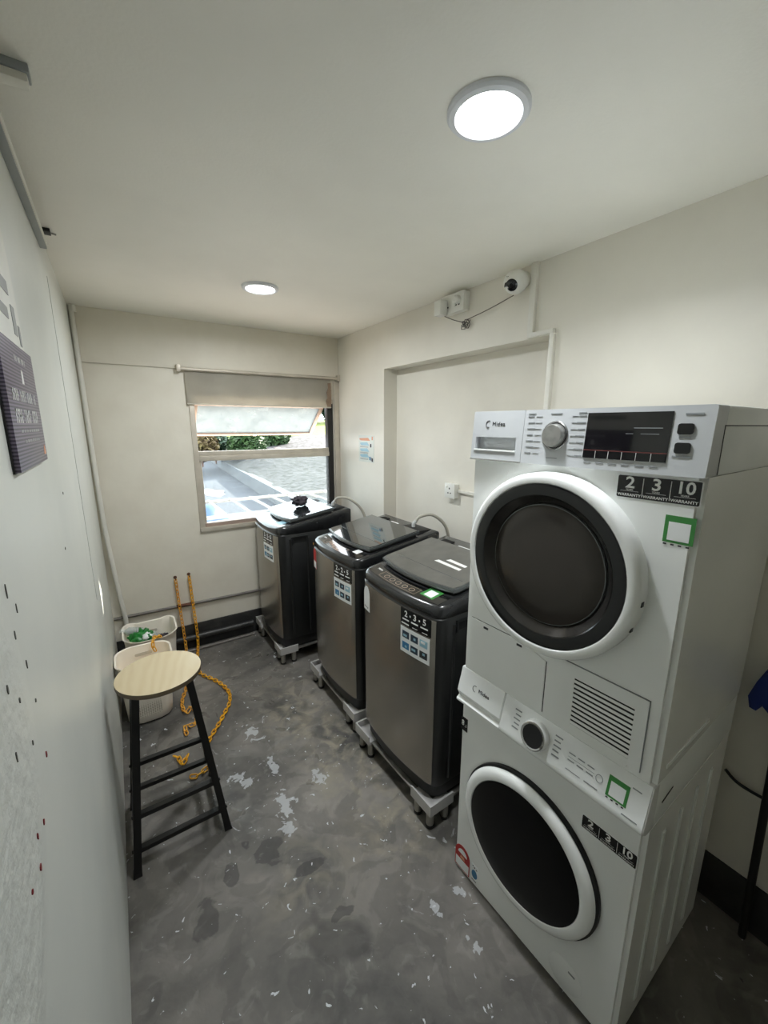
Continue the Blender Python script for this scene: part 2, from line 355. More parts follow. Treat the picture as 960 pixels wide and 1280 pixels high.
def bar(bm, p, q, wx, wy):
    """square bar from p to q with section wx by wy (world x / y)"""
    p, q = Vector(p), Vector(q); V = []
    for c in (p, q):
        for sx, sy in ((-1,-1), (1,-1), (1,1), (-1,1)): V.append(bm.verts.new(c+Vector((sx*wx/2, sy*wy/2, 0))))
    for k in range(4): bm.faces.new((V[k], V[(k+1) % 4], V[4+(k+1) % 4], V[4+k]))
    bm.faces.new(V[:4][::-1]); bm.faces.new(V[4:])
FONT_CACHE = {}
def text(name, body, size, m, parent, T, align='CENTER', squash=1.0, bold=0.0, depth=.0004):
    """lettering as flat mesh; T maps the text plane (u right, v up, n out) into the thing's space"""
    cu = bpy.data.curves.new('lettering', 'FONT'); cu.body = body; cu.size = size; cu.align_x = align; cu.align_y = 'CENTER'
    cu.extrude = depth; cu.offset = bold; cu.resolution_u = 3
    o = bpy.data.objects.new('lettering_tmp', cu); COL.objects.link(o)
    dg = bpy.context.evaluated_depsgraph_get(); me = bpy.data.meshes.new_from_object(o.evaluated_get(dg))
    bpy.data.objects.remove(o); bpy.data.curves.remove(cu)
    for v in me.vertices: v.co = Vector(T(v.co.x*squash, v.co.y, v.co.z))
    me.materials.clear()
    return link(name, me, m, parent, smooth=False)
def onfront(cx, cz, y=-.0016):      # text plane on an appliance front
    return lambda u, v, n: (cx+u, y-n, cz+v)
def thing(name, label, cat, loc=(0,0,0), rz=0, group=None):
    o = bpy.data.objects.new(name, None); COL.objects.link(o); o.empty_display_size = .1
    o.location = loc; o.rotation_euler = (0, 0, rz); o['label'] = label; o['category'] = cat
    if group: o['group'] = group
    return o
def tag(o, label, cat, group=None):
    o['label'] = label; o['category'] = cat
    if group: o['group'] = group
    return o
def struct(o): o['kind'] = 'structure'; return o
def blob(name, c, rad, m, parent=None, sub=3, amp=.3, seed=0, freq=3.):
    from mathutils import noise as nz
    bm = bmesh.new(); bmesh.ops.create_icosphere(bm, subdivisions=sub, radius=1)
    for v in bm.verts:
        d = v.co.normalized(); k = 1+amp*nz.noise(d*freq+Vector((seed*7.1, seed*3.3, seed)))+amp*.5*nz.noise(d*freq*2.3+Vector((seed, 5, 2)))
        v.co = Vector((c[0]+d.x*rad[0]*k, c[1]+d.y*rad[1]*k, c[2]+d.z*rad[2]*k))
    return fin(name, bm, m, parent, ang=180)

# ------------------------------------------------------------------ the room
XL, XR, YF, H, YB = -.1436, 1.6024, 3.1632, 2.336, -1.6
struct(box('floor', (XL-.12, YB-.12, -.1), (XR+.25, YF+.14, 0), 'floor'))
struct(box('ceiling', (XL-.12, YB-.12, H), (XR+.25, YF+.14, H+.1), 'ceil'))
wl = struct(box('wall_left', (XL-.12, YB-.12, 0), (XL, YF+.14, H), 'wall_l'))
struct(box('wall_front', (XL, YB-.12, 0), (XR+.25, YB, H), 'wall'))
# right wall with a shallow recess (y 1.16-2.47, up to 2.03)
NY0, NY1, NZ, ND = 1.155, 2.465, 2.031, .11
struct(boxes('wall_right', [((XR, YB, 0), (XR+.25, NY0, H)), ((XR, NY1, 0), (XR+.25, YF+.14, H)),
    ((XR, NY0, NZ), (XR+.25, NY1, H)), ((XR+ND, NY0, 0), (XR+.25, NY1, NZ))], 'wall'))
# far wall with window opening
WX0, WX1, WZ0, WZ1 = .455, 1.553, .885, 1.86
struct(boxes('wall_back', [((XL, YF, 0), (WX0, YF+.14, H)), ((WX1, YF, 0), (XR, YF+.14, H)),
    ((WX0, YF, 0), (WX1, YF+.14, WZ0)), ((WX0, YF, WZ1), (WX1, YF+.14, H))], 'wall_far'))
struct(box('trim_1', (XL, YF-.014, 2.022), (XR, YF, H), 'wall_far', bev=.003))       # ceiling beam standing slightly proud
struct(box('baseboard_back', (XL, YF-.012, 0), (XR-.0, YF, .188), 'black_paint', bev=.003))
struct(box('baseboard_right', (XR-.008, YB, 0), (XR, NY0, .18), 'black_paint', bev=.002))
struct(box('baseboard_recess', (XR+ND-.008, NY0, 0), (XR+ND, NY1, .18), 'black_paint', bev=.002))
# paint damage on the left wall
rnd = random.Random(4)
def chip(y, z, h, wd, m):
    pts = []
    for k in range(8):
        a = 2*PI*k/8; q = .7+.5*rnd.random(); pts.append((y+wd*q*math.cos(a), z+h*q*math.sin(a)))
    prism('paint_chip', pts, m, wl, 'x', XL-.0005, XL+.0012)
for (px, z, h, wd) in ((.70, 1.44, .020, .006), (.735, 1.40, .016, .004), (.70, 1.375, .012, .005), (.73, 1.315, .014, .004), (.62, 1.34, .012, .006), (.66, 1.30, .008, .008), (.60, 1.26, .014, .006), (.68, 1.22, .008, .006), (.74, 1.25, .008, .006), (.61, 1.42, .008, .006)):
    chip(px, z, h*.5, wd*.35, 'wall_chip')
for (y, z) in ((.74, 1.155), (.655, 1.11), (.615, 1.125), (.552, 1.107), (.60, 1.09), (1.5, 1.46), (1.35, 1.33)):
    chip(y, z, .0045, .0035, 'red_chip' if y < .8 else 'wall_chip')
box('seam_strip', (XL-.002, 2.10, .9), (XL+.0012, 2.103, 2.20), 'seam', wl)

# ------------------------------------------------------------------ window
win = struct(thing('window_1', 'cream aluminium window', 'window', (0, YF, 0))); del win['label']; del win['category']
def wbox(n, x0, x1, y0, y1, z0, z1, m, bev=.003): return box(n, (x0, y0, z0), (x1, y1, z1), m, win, bev)
wbox('jamb', WX0, WX0+.035, -.008, .06, WZ0, WZ1, 'alu'); wbox('jamb', WX0+.035, WX0+.052, .012, .05, WZ0+.05, 1.40, 'alu')
wbox('jamb', 1.502, WX1-.004, .004, .06, WZ0, WZ1, 'dark_frame')
wbox('window_head', WX0, WX1, 0, .06, 1.825, WZ1, 'alu')
wbox('transom', WX0+.03, 1.505, -.006, .05, 1.40, 1.436, 'alu'); wbox('transom', WX0+.03, 1.505, .0, .05, 1.436, 1.468, 'alu')
wbox('window_sill', WX0, 1.553, -.016, .07, WZ0, WZ0+.032, 'alu'); wbox('bottom_rail', WX0+.03, 1.503, -.004, .05, WZ0+.032, .945, 'alu_pink')
wbox('pane', WX0+.045, 1.503, .022, .027, .94, 1.405, 'glass', 0)
struct(box('trim_2', (1.556, YF-.018, .86), (XR, YF, 2.0), 'alu', bev=.003))
# the opened top-hung sash (tilted about 50 degrees outwards)
sash = bpy.data.objects.new('sash', None); COL.objects.link(sash); sash.parent = win; sash.location = (0, .03, 1.815); sash.rotation_euler = (math.radians(50), 0, 0)
SX0, SX1, SL = .49, 1.485, .37
def sb(n, x0, x1, z0, z1, m='alu_pink', y0=-.012, y1=.012, bev=.002): return box(n, (x0, y0, z0), (x1, y1, z1), m, sash, bev)
sb('sash_rail', SX0, SX1, -.03, 0); sb('sash_rail', SX0, SX1, -SL, -SL+.026); sb('sash_stile', SX0, SX0+.03, -SL+.026, -.03); sb('sash_stile', SX1-.03, SX1, -SL+.026, -.03)
sb('sash_pane', SX0+.028, SX1-.028, -SL+.024, -.028, 'frosted', -.002, .002, 0); sb('sash_gasket', SX0+.026, SX1-.026, -SL+.026, -SL+.031, 'rust', -.0135, -.012, 0)
sb('latch', .96, .99, -SL+.002, -SL+.03, 'alu', -.02, -.012)
# blind
bl = thing('roller_blind', 'short off-white roller blind pulled up above the window', 'blind', (0, YF, 0))
tube('rod', [(.40, -.03, 2.02), (1.60, -.03, 2.026)], .012, 'alu', bl, 10)
bm = bmesh.new()
for i in range(25):
    x = .445+(1.525-.445)*i/24; y = -.018-.003*math.sin(i*1.3)
    bm.verts.new((x, y, 2.012)); bm.verts.new((x, y-.002*math.cos(i*.9), 1.795))
bm.verts.ensure_lookup_table()
for i in range(24): bm.faces.new((bm.verts[2*i], bm.verts[2*i+1], bm.verts[2*i+3], bm.verts[2*i+2]))
bmesh.ops.solidify(bm, geom=list(bm.faces), thickness=.003)
fin('fabric', bm, 'blind', bl); tube('hem_bar', [(.445, -.02, 1.795), (1.525, -.02, 1.795)], .005, 'blind', bl, 8)
box('bracket', (.395, -.045, 2.0), (.42, 0, 2.045), 'alu', bl, .003); box('bracket', (1.575, -.045, 2.005), (1.60, 0, 2.05), 'alu', bl, .003)
prism('peeling_patch', [(1.49, 1.80), (1.525, 1.80), (1.525, 1.99), (1.497, 1.985), (1.50, 1.95), (1.485, 1.91), (1.492, 1.87), (1.478, 1.845)], 'peel', bl, 'y', -.0255, -.0235)

# ------------------------------------------------------------------ pipes, conduits, sockets, lamps
pp = thing('corner_pipe', 'white plastic pipe running down the corner beside the window wall', 'pipe', (0, 0, 0))
tube('pipe_run', spline([(-.126, 3.135, 2.30), (-.124, 3.135, 1.6), (-.116, 3.135, 1.0), (-.085, 3.135, .5), (-.072, 3.135, .33), (-.071, 3.135, 0.)]), .0135, 'trunk', pp, 12)
lathe('collar', [(0, 0), (.02, 0), (.02, .035), (.016, .04), (0, .04)], 'trunk', pp, 14, lambda x, y, h: (-.1225+x, 3.1425+y, 2.296+h))
cd = thing('wall_conduit', 'thin grey conduit low along the window wall with a rusty joint', 'conduit')
tube('pipe_run', [(XL+.005, YF-.011, .358), (.5, YF-.011, .35), (1.55, YF-.011, .338)], .0105, 'conduit', cd)
tube('rusty_sleeve', [(.245, YF-.012, .354), (.345, YF-.012, .352)], .0125, 'rust', cd)
bp_ = thing('floor_pipe', 'black painted pipe along the foot of the window wall', 'pipe')
tube('pipe_run', [(XL+.005, YF-.036, .095), (.775, YF-.036, .095)], .021, 'black_paint', bp_, 12)
for x in (.05, .65): box('pipe_clip', (x, YF-.06, .09), (x+.02, YF-.012, .10), 'black_paint', bp_, .002)
tag(tube('thin_pipe', [(.05, YF-.075, .011), (.775, YF-.066, .011)], .0105, 'conduit'), 'thin worn pale pipe lying on the floor below the black pipe', 'pipe')

def downlight(x, y, label, watts, spread):
    t = thing('ceiling_downlight', label, 'ceiling light', (x, y, H), 0, 'round ceiling downlights')
    lathe('trim_ring', [(.091, 0), (.091, -.006), (.086, -.011), (.074, -.013), (.069, -.009), (.069, 0)], 'lamp_ring', t, 48)
    lathe('diffuser', [(.0695, -.0085), (.05, -.0095), (0, -.010)], 'lamp_glow', t, 40)
    ld = bpy.data.lights.new('downlight_lamp', 'AREA'); ld.shape = 'DISK'; ld.size = .13; ld.energy = watts; ld.color = (.93, .97, 1.0); ld.spread = math.radians(spread)
    lo = bpy.data.objects.new('downlight_lamp', ld); COL.objects.link(lo); lo.parent = t; lo.location = (0, 0, -.016)
    return t
downlight(.775, .770, 'lit round white downlight in the ceiling above the stacked white machines', 5.4, 148)
downlight(.705, 2.235, 'lit round white downlight in the ceiling close to the window', 7.6, 172)

cc = thing('security_camera', 'small white dome security camera high on the right wall', 'camera', (1.548, 1.325, 2.268))
lathe('mount', [(0, 0), (.034, 0), (.036, .006), (.030, .02), (.022, .036), (0, .036)], 'white_pl', cc, 24, lambda x, y, h: (.054-h, x, .015+y))
head = blob('head', (0, 0, 0), (.052, .052, .048), 'white_pl', cc, 4, 0)
ax = Vector((-.80, -.22, -.48)).normalized(); sx_ = ax.cross(Vector((0, 0, 1))).normalized(); sy_ = sx_.cross(ax)
def capT(R0):
    def T(x, y, h):
        q = ax*h+sx_*x+sy_*y; q = q.normalized()*R0; return (q.x, q.y, q.z*.94)
    return T
lathe('lens_window', [(0, .05), (.012, .046), (.021, .043), (.023, .040)], 'black_gl', head, 24, capT(.0528))
bm = bmesh.new()
ring = []
for (x, y) in ((.016, .014), (.022, .0), (.034, -.006), (.040, -.004), (.034, .004), (.027, .012)):
    ring.append(bm.verts.new(capT(.0530)(x, y, .036)))
bm.faces.new(ring); fin('lens_tail', bm, 'black_gl', head, False)
lathe('lens', [(0, .05), (.006, .048), (.008, .046)], 'dark_in', head, 16, capT(.0536))
for q in ((.012, .030), (.020, .034)): lathe('sensor_hole', [(0, .03), (.0025, .03)], 'dark_in', head, 8, (lambda q: lambda x, y, h: capT(.0531)(x+q[0], y+q[1], h))(q))

def socket(name, label, x, y0, y1, z0, z1, d, gangs, cat='socket'):
    t = thing(name, label, cat, (x, (y0+y1)/2, (z0+z1)/2)); wd, ht = y1-y0, z1-z0
    box('back_box', (-d*.72, -wd/2, -ht/2), (0, wd/2, ht/2), 'white_pl', t, .004)
    pl = box('face_plate', (-d, -wd/2-.002, -ht/2-.002), (-d*.74, wd/2+.002, ht/2+.002), 'white_pl', t, .004)
    for g in range(gangs):
        cy = -wd/2+wd*(g+.5)/gangs
        boxes('pin_slots', [((-d-.0006, cy-.004, ht*.10), (-d+.002, cy+.004, ht*.22)), ((-d-.0006, cy-.016, -ht*.2), (-d+.002, cy-.006, -ht*.12)), ((-d-.0006, cy+.006, -ht*.2), (-d+.002, cy+.016, -ht*.12))], 'dark_in', pl)
        box('rocker_switch', (-d-.004, cy+.018, ht*.2), (-d+.001, cy+.030, ht*.36), 'white_pl', pl, .001)
    return t
socket('twin_socket', 'white double wall socket box near the ceiling left of the security camera', XR, 1.662, 1.83, 2.232, 2.322, .045, 2)
ad = thing('power_adaptor', 'white plug-in power adaptor sticking out of the double wall socket', 'adaptor', (XR-.045, 1.80, 2.262))
box('adaptor_body', (-.055, -.026, -.04), (-.004, .026, .034), 'white_pl', ad, .006); box('plug_pins_base', (-.005, -.02, -.03), (0, .02, .025), 'grey_pl', ad, .002)
pg = thing('round_plug', 'small round white plug in the double wall socket', 'plug', (XR-.045, 1.70, 2.285))
lathe('plug_body', [(0, .028), (.012, .028), (.02, .02), (.022, 0), (0, 0)], 'white_pl', pg, 20, lambda x, y, h: (-h-.001, x, y)); tube('plug_cord_guard', [(-.02, 0, -.018), (-.022, .0, -.034)], .004, 'white_pl', pg, 8)
cpts = spline([(1.545, 1.802, 2.228), (1.575, 1.75, 2.20), (1.592, 1.672, 2.172)], 5)
for k in range(26):
    a = 2*PI*k/8.6; R = .018+.008*math.sin(k*1.7); cpts.append(Vector((1.592-.005*(k % 3), 1.668+R*math.cos(a)*1.2+.012*math.sin(k*.5), 2.165+R*math.sin(a))))
cpts += spline([(1.585, 1.655, 2.185), (1.575, 1.50, 2.20), (1.556, 1.34, 2.219)], 6)
tag(tube('camera_cable', cpts, .0022, 'cable', None, 6), 'thin cable with a coiled loop strung from wall socket to security camera', 'cable')

def trunking(name, label, segs):
    t = thing(name, label, 'cable trunking')
    for lo, hi in segs: box('trunking_length', lo, hi, 'trunk', t, .0025)
    return t
trunking('cable_trunking', 'white cable trunking stepping down the wall beside the security camera', [((XR-.018, 1.248, 2.052), (XR, 1.278, H)), ((XR-.018, 1.145, 2.034), (XR, 1.278, 2.054)), ((XR-.02, 1.138, 1.2), (XR, 1.160, 2.034))])
trunking('cable_trunking', 'short horizontal white trunking between recess socket and dryer', [((XR+ND-.016, 1.16, 1.258), (XR+ND, 1.798, 1.276))])
socket('wall_socket', 'single white wall socket low in the wall recess', XR+ND, 1.80, 1.885, 1.222, 1.308, .04, 1)
lt = thing('ceiling_trunking', 'grey cable trunking along the top of the left wall', 'cable trunking', (XL, 0, 0))
box('trunking_length', (0, 1.0, 2.262), (.02, 2.0, 2.292), 'trunk_grey', lt, .002); box('trunking_lid', (.0195, 1.0, 2.266), (.0225, 1.998, 2.288), 'trunk', lt, .001)
hk = thing('metal_bracket', 'tiny dark metal bracket at the ceiling above the left wall', 'bracket', (XL, 2.03, H))
box('bracket_plate', (.001, -.02, -.012), (.035, .02, 0), 'black_mt', hk, .002); tube('bracket_pin', [(.03, 0, -.008), (.05, .004, -.01)], .003, 'steel', hk, 6)
fx = thing('ceiling_fixture', 'end of a narrow grey-green fitting fixed to the ceiling', 'light fitting', (XL, 1.19, H))
box('fitting_base', (.001, -.02, -.016), (.085, .02, 0), 'trunk_grey', fx, .003); box('fitting_cover', (.001, -.016, -.03), (.081, .016, -.0155), 'trunk', fx, .003)
# posters
po = thing('wall_notice', 'small paper notice with orange and blue bars on the right wall', 'poster', (XR-.0015, 2.71, 1.478))
box('sheet', (0, -.112, -.1), (.0014, .112, .1), 'paper2', po)
for i, (z, m_, w0, w1, hh) in enumerate(((.072, 'stk_orange', -.06, .10, .011), (.038, 'stk_lblue', -.045, .09, .013), (-.008, 'stk_lblue', -.045, .09, .013), (-.052, 'stk_lblue', -.045, .09, .013))):
    prism('printed_bar', [(w0, z-hh), (w1-.02, z-hh), (w1, z-hh*.4), (w1, z+hh*.5), (w0+.03, z+hh)], m_, po, 'x', -.0006, .0002)
for (y, z, m_) in ((-.068, .026, 'ink_d'), (-.075, -.075, 'ink'), (-.09, .08, 'stk_orange'), (-.055, -.07, 'stk_blue'), (-.09, -.08, 'ink_d')): box('printed_icon', (-.0006, y-.009, z-.013), (.0002, y+.009, z+.013), m_, po)
boxes('printed_lines', [((-.0005, -.03, z), (.0002, .09, z+.003)) for z in (.016, .010, -.03, -.036, -.075, -.082)], 'ink', po)
pur = thing('purple_sign', 'glossy purple striped sign on the left wall', 'sign', (XL, 1.045, 1.69))
brd = box('board', (.003, -.165, -.112), (.011, .165, .110), 'purple', pur, .001); box('board_edge', (.0, -.167, -.114), (.0032, .167, .112), 'black_mt', pur)
rnd = random.Random(9)
def strokes(name, y0, y1, z, h, n, m_, par, xx, skip=5):
    lst = []; st = (y1-y0)/n
    for k in range(n):
        if k % skip == skip-1: continue
        a = y0+st*k; q = rnd.random(); lst.append(((xx, a, z-h/2), (xx+.0006, a+st*.3, z+h/2)))
        if q > .4: lst.append(((xx, a, z+h*.32), (xx+.0006, a+st*.8, z+h/2)))
        if q < .6: lst.append(((xx, a, z-h*.06), (xx+.0006, a+st*.7, z+h*.1)))
    return boxes(name, lst, m_, par)
for (y0, y1, z, h, n) in ((-.05, .06, .082, .010, 16), (-.125, .125, .016, .020, 17), (-.125, .13, -.020, .024, 15), (-.10, .11, -.046, .005, 40), (-.08, .09, -.064, .005, 32)):
    strokes('printed_line', y0, y1, z, h, n, 'ink_w', pur, .011)['kind'] = 'stuff'
prism('printed_emblem', [(-.006, .04), (.014, .04), (.012, .062), (.002, .066), (-.002, .058)], 'ink_w', pur, 'x', .011, .0116)
prism('printed_mark', [(.125, -.098), (.15, -.098), (.147, -.085), (.139, -.078), (.13, -.086)], 'stk_orange', pur, 'x', .011, .0116)
pa = thing('paper_poster', 'pale printed paper poster above the purple sign', 'poster', (XL, 1.02, 1.93))
prism('sheet', [(-.19, -.125), (.188, -.125), (.186, -.06), (.180, .0), (.168, .06), (.15, .11), (.13, .145), (-.19, .145)], 'paper', pa, 'x', .0008, .0020)
boxes('printed_blocks', [((.0022, .10, -.10), (.0030, .135, -.045)), ((.0022, .15, -.115), (.0030, .17, -.075)), ((.0022, -.1, -.08), (.0030, .06, -.06)), ((.0022, .02, -.03), (.0030, .1, -.005))], 'ink_pale', pa)['kind'] = 'stuff'

# ------------------------------------------------------------------ stacked front loaders
TH = -1.5306; ORG = (.917, .9087)
def warranty(t, x0, x1, z0, z1):
    s = prism('warranty_sticker', rrect(x0-.002, x1+.002, z0-.002, z1+.002, .004), 'stk_white', t, 'y', -.0008, .0004)
    prism('black_field', rrect(x0, x1, z0, z1, .003), 'stk_black', s, 'y', -.0012, -.0006)
    wd = (x1-x0)/3; h = z1-z0; lst = []
    for i, n in enumerate(('2', '3', '10')):
        cx = x0+wd*(i+.5)
        text('numeral', n, h*.72, 'ink_w', s, onfront(cx, z0+h*.67, -.0012), bold=.0006, squash=1.15 if i < 2 else 1.0)
        text('caption', 'WARRANTY', h*.17, 'ink_w', s, onfront(cx, z0+h*.12, -.0012), bold=.0001, squash=1.05)
        text('caption', 'YEARS', h*.11, 'ink_w', s, onfront(cx, z0+h*.36, -.0012))
        lst.append(((cx-wd*.36, -.0015, z0+h*.295), (cx+wd*.36, -.0011, z0+h*.305)))
        if i: lst.append(((x0+wd*i-.0006, -.0015, z0+h*.08), (x0+wd*i+.0006, -.0011, z0+h*.92)))
    boxes('divider_lines', lst, 'ink_w', s)
def green_sticker(t, cx, cz, s, T=None):
    T = T or (lambda x, y, z: (x, y, z))
    g = prism('green_sticker', [(cx-s, cz-s*1.05), (cx+s, cz-s*1.05), (cx+s, cz+s*1.05), (cx-s, cz+s*1.05)], 'stk_green', t, 'y', -.0008, .0004, T=T)
    prism('blank_white_square', [(cx-s*.72, cz-s*.86), (cx+s*.72, cz-s*.86), (cx+s*.72, cz+s*.56), (cx-s*.72, cz+s*.56)], 'stk_white', g, 'y', -.0012, -.0006, T=T)
    bm = bmesh.new()
    for k in range(4): abox(bm, (cx-s+s*.5*k+.002, -.0011, cz-s*1.25), (cx-s+s*.5*k+.002+s*.22, -.0001, cz-s*1.14))
    for v in bm.verts: v.co = Vector(T(*v.co))
    fin('tiny_marks', bm, 'ink_d', g, False)
    return g
dr = thing('tumble_dryer', 'white tumble dryer with smoked round door stacked on top of the washer', 'dryer', (ORG[0], ORG[1], .85), TH)
W = .595
Z = lambda z: z-.85
bm = bmesh.new(); abox(bm, (0, 0, 0), (W, .60, Z(1.557))); bmesh.ops.bevel(bm, geom=[e for e in bm.edges if abs(e.verts[0].co.z-e.verts[1].co.z) > .1], offset=.012, segments=4, affect='EDGES'); fin('body', bm, 'appl', dr)
box('top_cover', (0, .055, Z(1.557)), (W, .60, Z(1.695)), 'appl_side', dr, .006); box('side_seam', (W-.0005, .05, Z(1.655)), (W+.0008, .58, Z(1.657)), 'ink_d', dr); box('side_seam', (W-.0005, .050, Z(1.56)), (W+.0008, .052, Z(1.657)), 'ink_d', dr)
# fascia: slightly leaning, proud at its lower edge
def FT(x, y, z): return (x, y-.011*(Z(1.695)-z)/(Z(1.695)-Z(1.557)), z)
def fas(n, x0, x1, z0, z1, m_, y0, y1, par, bev=0): 
    return prism(n, rrect(x0, x1, Z(z0), Z(z1), .004, 2) if bev else [(x0, Z(z0)), (x1, Z(z0)), (x1, Z(z1)), (x0, Z(z1))], m_, par, 'y', y0, y1, T=FT)
fp = fas('control_fascia', .179, W, 1.557, 1.695, 'fascia', 0, .06, dr, 1)
# water drawer with a recessed grip: frame of four pieces plus back
bm = bmesh.new()
for lo, hi in (((0, 0, 1.557), (.178, .06, 1.586)), ((0, 0, 1.622), (.178, .06, 1.695)), ((0, 0, 1.586), (.014, .06, 1.622)), ((.158, 0, 1.586), (.178, .06, 1.622)), ((.014, .022, 1.586), (.158, .06, 1.622))): abox(bm, (lo[0], lo[1], Z(lo[2])), (hi[0], hi[1], Z(hi[2])))
for v in bm.verts: v.co = Vector(FT(*v.co))
dwr = fin('water_drawer', bm, 'fascia', dr, False)
fas('grip_lip', .012, .160, 1.5835, 1.5875, 'appl', -.003, .004, dwr); fas('trim_strip', .001, .178, 1.555, 1.5595, 'chrome', -.003, .002, dwr)
LG = lambda cx, cz, y=-.0006: (lambda u, v, n: FT(cx+u, y-n, Z(cz)+v))
text('lettering', 'Midea', .0165, 'ink_d', dwr, LG(.094, 1.659), squash=1.15)
tube('logo_swoosh', [FT(.058+.009*math.cos(a), -.001, Z(1.659)+.0095*math.sin(a)) for a in [PI*.35+PI*1.25*k/10 for k in range(11)]], .0009, 'ink_d', dwr, 6)
# dial
kT = lambda x, y, h: FT(.272+x, -h, Z(1.631)+y)
kn = lathe('program_knob', [(.0290, 0), (.0282, .012), (.026, .017), (.0, .0185)], 'knob', dr, 40, kT)
lathe('knob_ring', [(.0315, .0005), (.035, .0025), (.0358, .0015), (.036, 0)], 'chrome', kn, 40, kT); lathe('knob_groove', [(.0295, .0012), (.0312, .0012)], 'black_mt', kn, 40, kT)
bars = []
for i in range(7):
    z = Z(1.679)-.0155*i-.002; bars += [((.190+.002*(i % 2), -.0012, z), (.190+.018+.003*(i % 3), .0002, z+.0024)), ((.214, -.0012, z+.0005), (.232, .0002, z+.0010))]
    bars += [((.330-.004*(i % 2), -.0012, z), (.347, .0002, z+.0024)), ((.312, -.0012, z+.0005), (.328, .0002, z+.0010))]
bars += [((.255, -.0012, Z(1.683)), (.285, .0002, Z(1.6855))), ((.255, -.0012, Z(1.574)), (.285, .0002, Z(1.5765))), ((.19, -.0012, Z(1.684)), (.212, .0002, Z(1.6865))), ((.328, -.0012, Z(1.684)), (.347, .0002, Z(1.6865)))]
bars += [((.355+.028*k, -.0012, Z(1.571)), (.372+.028*k, .0002, Z(1.573))) for k in range(6)] + [((.545, -.0012, Z(1.6765)), (.575, .0002, Z(1.680))), ((.54, -.0012, Z(1.632)), (.560, .0002, Z(1.635))), ((.534, -.0012, Z(1.594)), (.566, .0002, Z(1.5975)))]
bm = bmesh.new()
for lo, hi in bars: abox(bm, lo, hi)
for v in bm.verts: v.co = Vector(FT(*v.co))
fin('printed_legend', bm, 'ink', fp, False)['kind'] = 'stuff'
dp = fas('display', .351, .525, 1.582, 1.684, 'black_gl', -.0015, .002, dr)
fas('red_line', .351, .525, 1.599, 1.6012, 'red_line', -.0021, -.0012, dp)
for k in range(6): fas('touch_key', .3525+.029*k, .3525+.029*k+.026, 1.583, 1.598, 'black_bezel', -.003, -.0012, dp)
for k in range(1, 6): fas('key_gap', .3507+.029*k, .3517+.029*k, 1.582, 1.599, 'ink_w', -.0022, -.0012, dp)
fas('display_print', .455, .51, 1.650, 1.6515, 'ink', -.002, -.0012, dp); fas('display_print', .44, .455, 1.638, 1.639, 'ink', -.002, -.0012, dp); fas('display_print', .47, .505, 1.638, 1.639, 'ink', -.002, -.0012, dp)
for z in (1.6495, 1.6125): fas('push_button', .536, .563, z-.0105, z+.0105, 'black_bezel', -.003, .002, dr, 1)
# door
DC = (.283, Z(1.298))
R_ = .243
dT = front(DC[0], DC[1])
door = lathe('door', [(R_-.006, 0), (R_, .006), (R_, .036), (R_-.005, .044), (R_-.013, .048), (R_-.025, .0465), (R_-.029, .041), (R_-.033, .02)], 'appl', dr, 80, dT)
lathe('black_bezel', [(R_-.0275, .0445), (R_-.033, .0458), (R_-.056, .0435), (R_-.060, .040)], 'black_bezel', door, 72, dT)
lathe('funnel', [(R_-.0595, .041), (R_-.064, .036), (R_-.078, .021), (R_-.083, .016)], 'funnel', door, 72, dT)
lathe('door_glass', [(R_-.0825, .020), (R_-.088, .0245), (R_-.13, .030), (R_-.19, .033), (0, .034)], 'dryer_glass', door, 72, dT)
lathe('chrome_lip', [(R_-.0815, .018), (R_-.083, .0215), (R_-.0855, .022)], 'lid_rim', door, 72, dT)
for dz in (-.02, -.085):
    xx = DC[0]+math.sqrt(R_**2-dz**2); box('hinge_cover', (xx-.006, -.030, DC[1]+dz-.006), (xx+.0015, -.018, DC[1]+dz+.006), 'black_mt', door, .001)
# flap and vent
flp = prism('filter_flap', [(.03, Z(.862)), (.303, Z(.862)), (.303, Z(1.02)), (.24, Z(1.04)), (.03, Z(1.042))], 'appl', dr, 'y', -.0022, .001, bev=.001)
for x in (.09, .215): box('catch_slot', (x-.009, -.0028, Z(1.024)), (x+.009, -.0015, Z(1.031)), 'ink_d', flp)
box('panel_gap', (.302, -.0006, Z(.862)), (.3065, .0005, Z(1.02)), 'ink_d', dr); box('panel_gap', (.03, -.0006, Z(1.042)), (.2, .0005, Z(1.044)), 'ink_d', dr)
bm = bmesh.new()
for lo, hi in (((.307, .858), (.387, 1.052)), ((.533, .866), (.560, 1.052)), ((.387, 1.016), (.533, 1.052)), ((.387, .858), (.533, .882))): abox(bm, (lo[0], -.003, Z(lo[1])), (hi[0], .001, Z(hi[1])))
vp = fin('vent_panel', bm, 'appl', dr, False)
box('vent_back', (.386, -.0012, Z(.880)), (.534, .0008, Z(1.018)), 'dark_in', vp)
for k in range(10):
    z = Z(.8845)+.01335*k
    prism('slat', [(-.0042, z), (-.0036, z-.0006), (-.0012, z+.0050), (-.0018, z+.0064)], 'appl', vp, 'x', .387, .533)
box('panel_gap', (.305, -.0034, Z(1.052)), (.562, .0004, Z(1.0537)), 'ink', vp); box('panel_gap', (.560, -.0034, Z(.866)), (.5617, .0004, Z(1.0537)), 'ink', vp)
warranty(dr, .434, .590, Z(1.501), Z(1.549))
green_sticker(dr, .563, Z(1.448), .027)
prism('back_vent_strip', [(.05, Z(.875)), (.32, Z(.875)), (.32, Z(.884)), (.05, Z(.884))], 'appl_side', dr, 'x', W-.0006, W+.002)

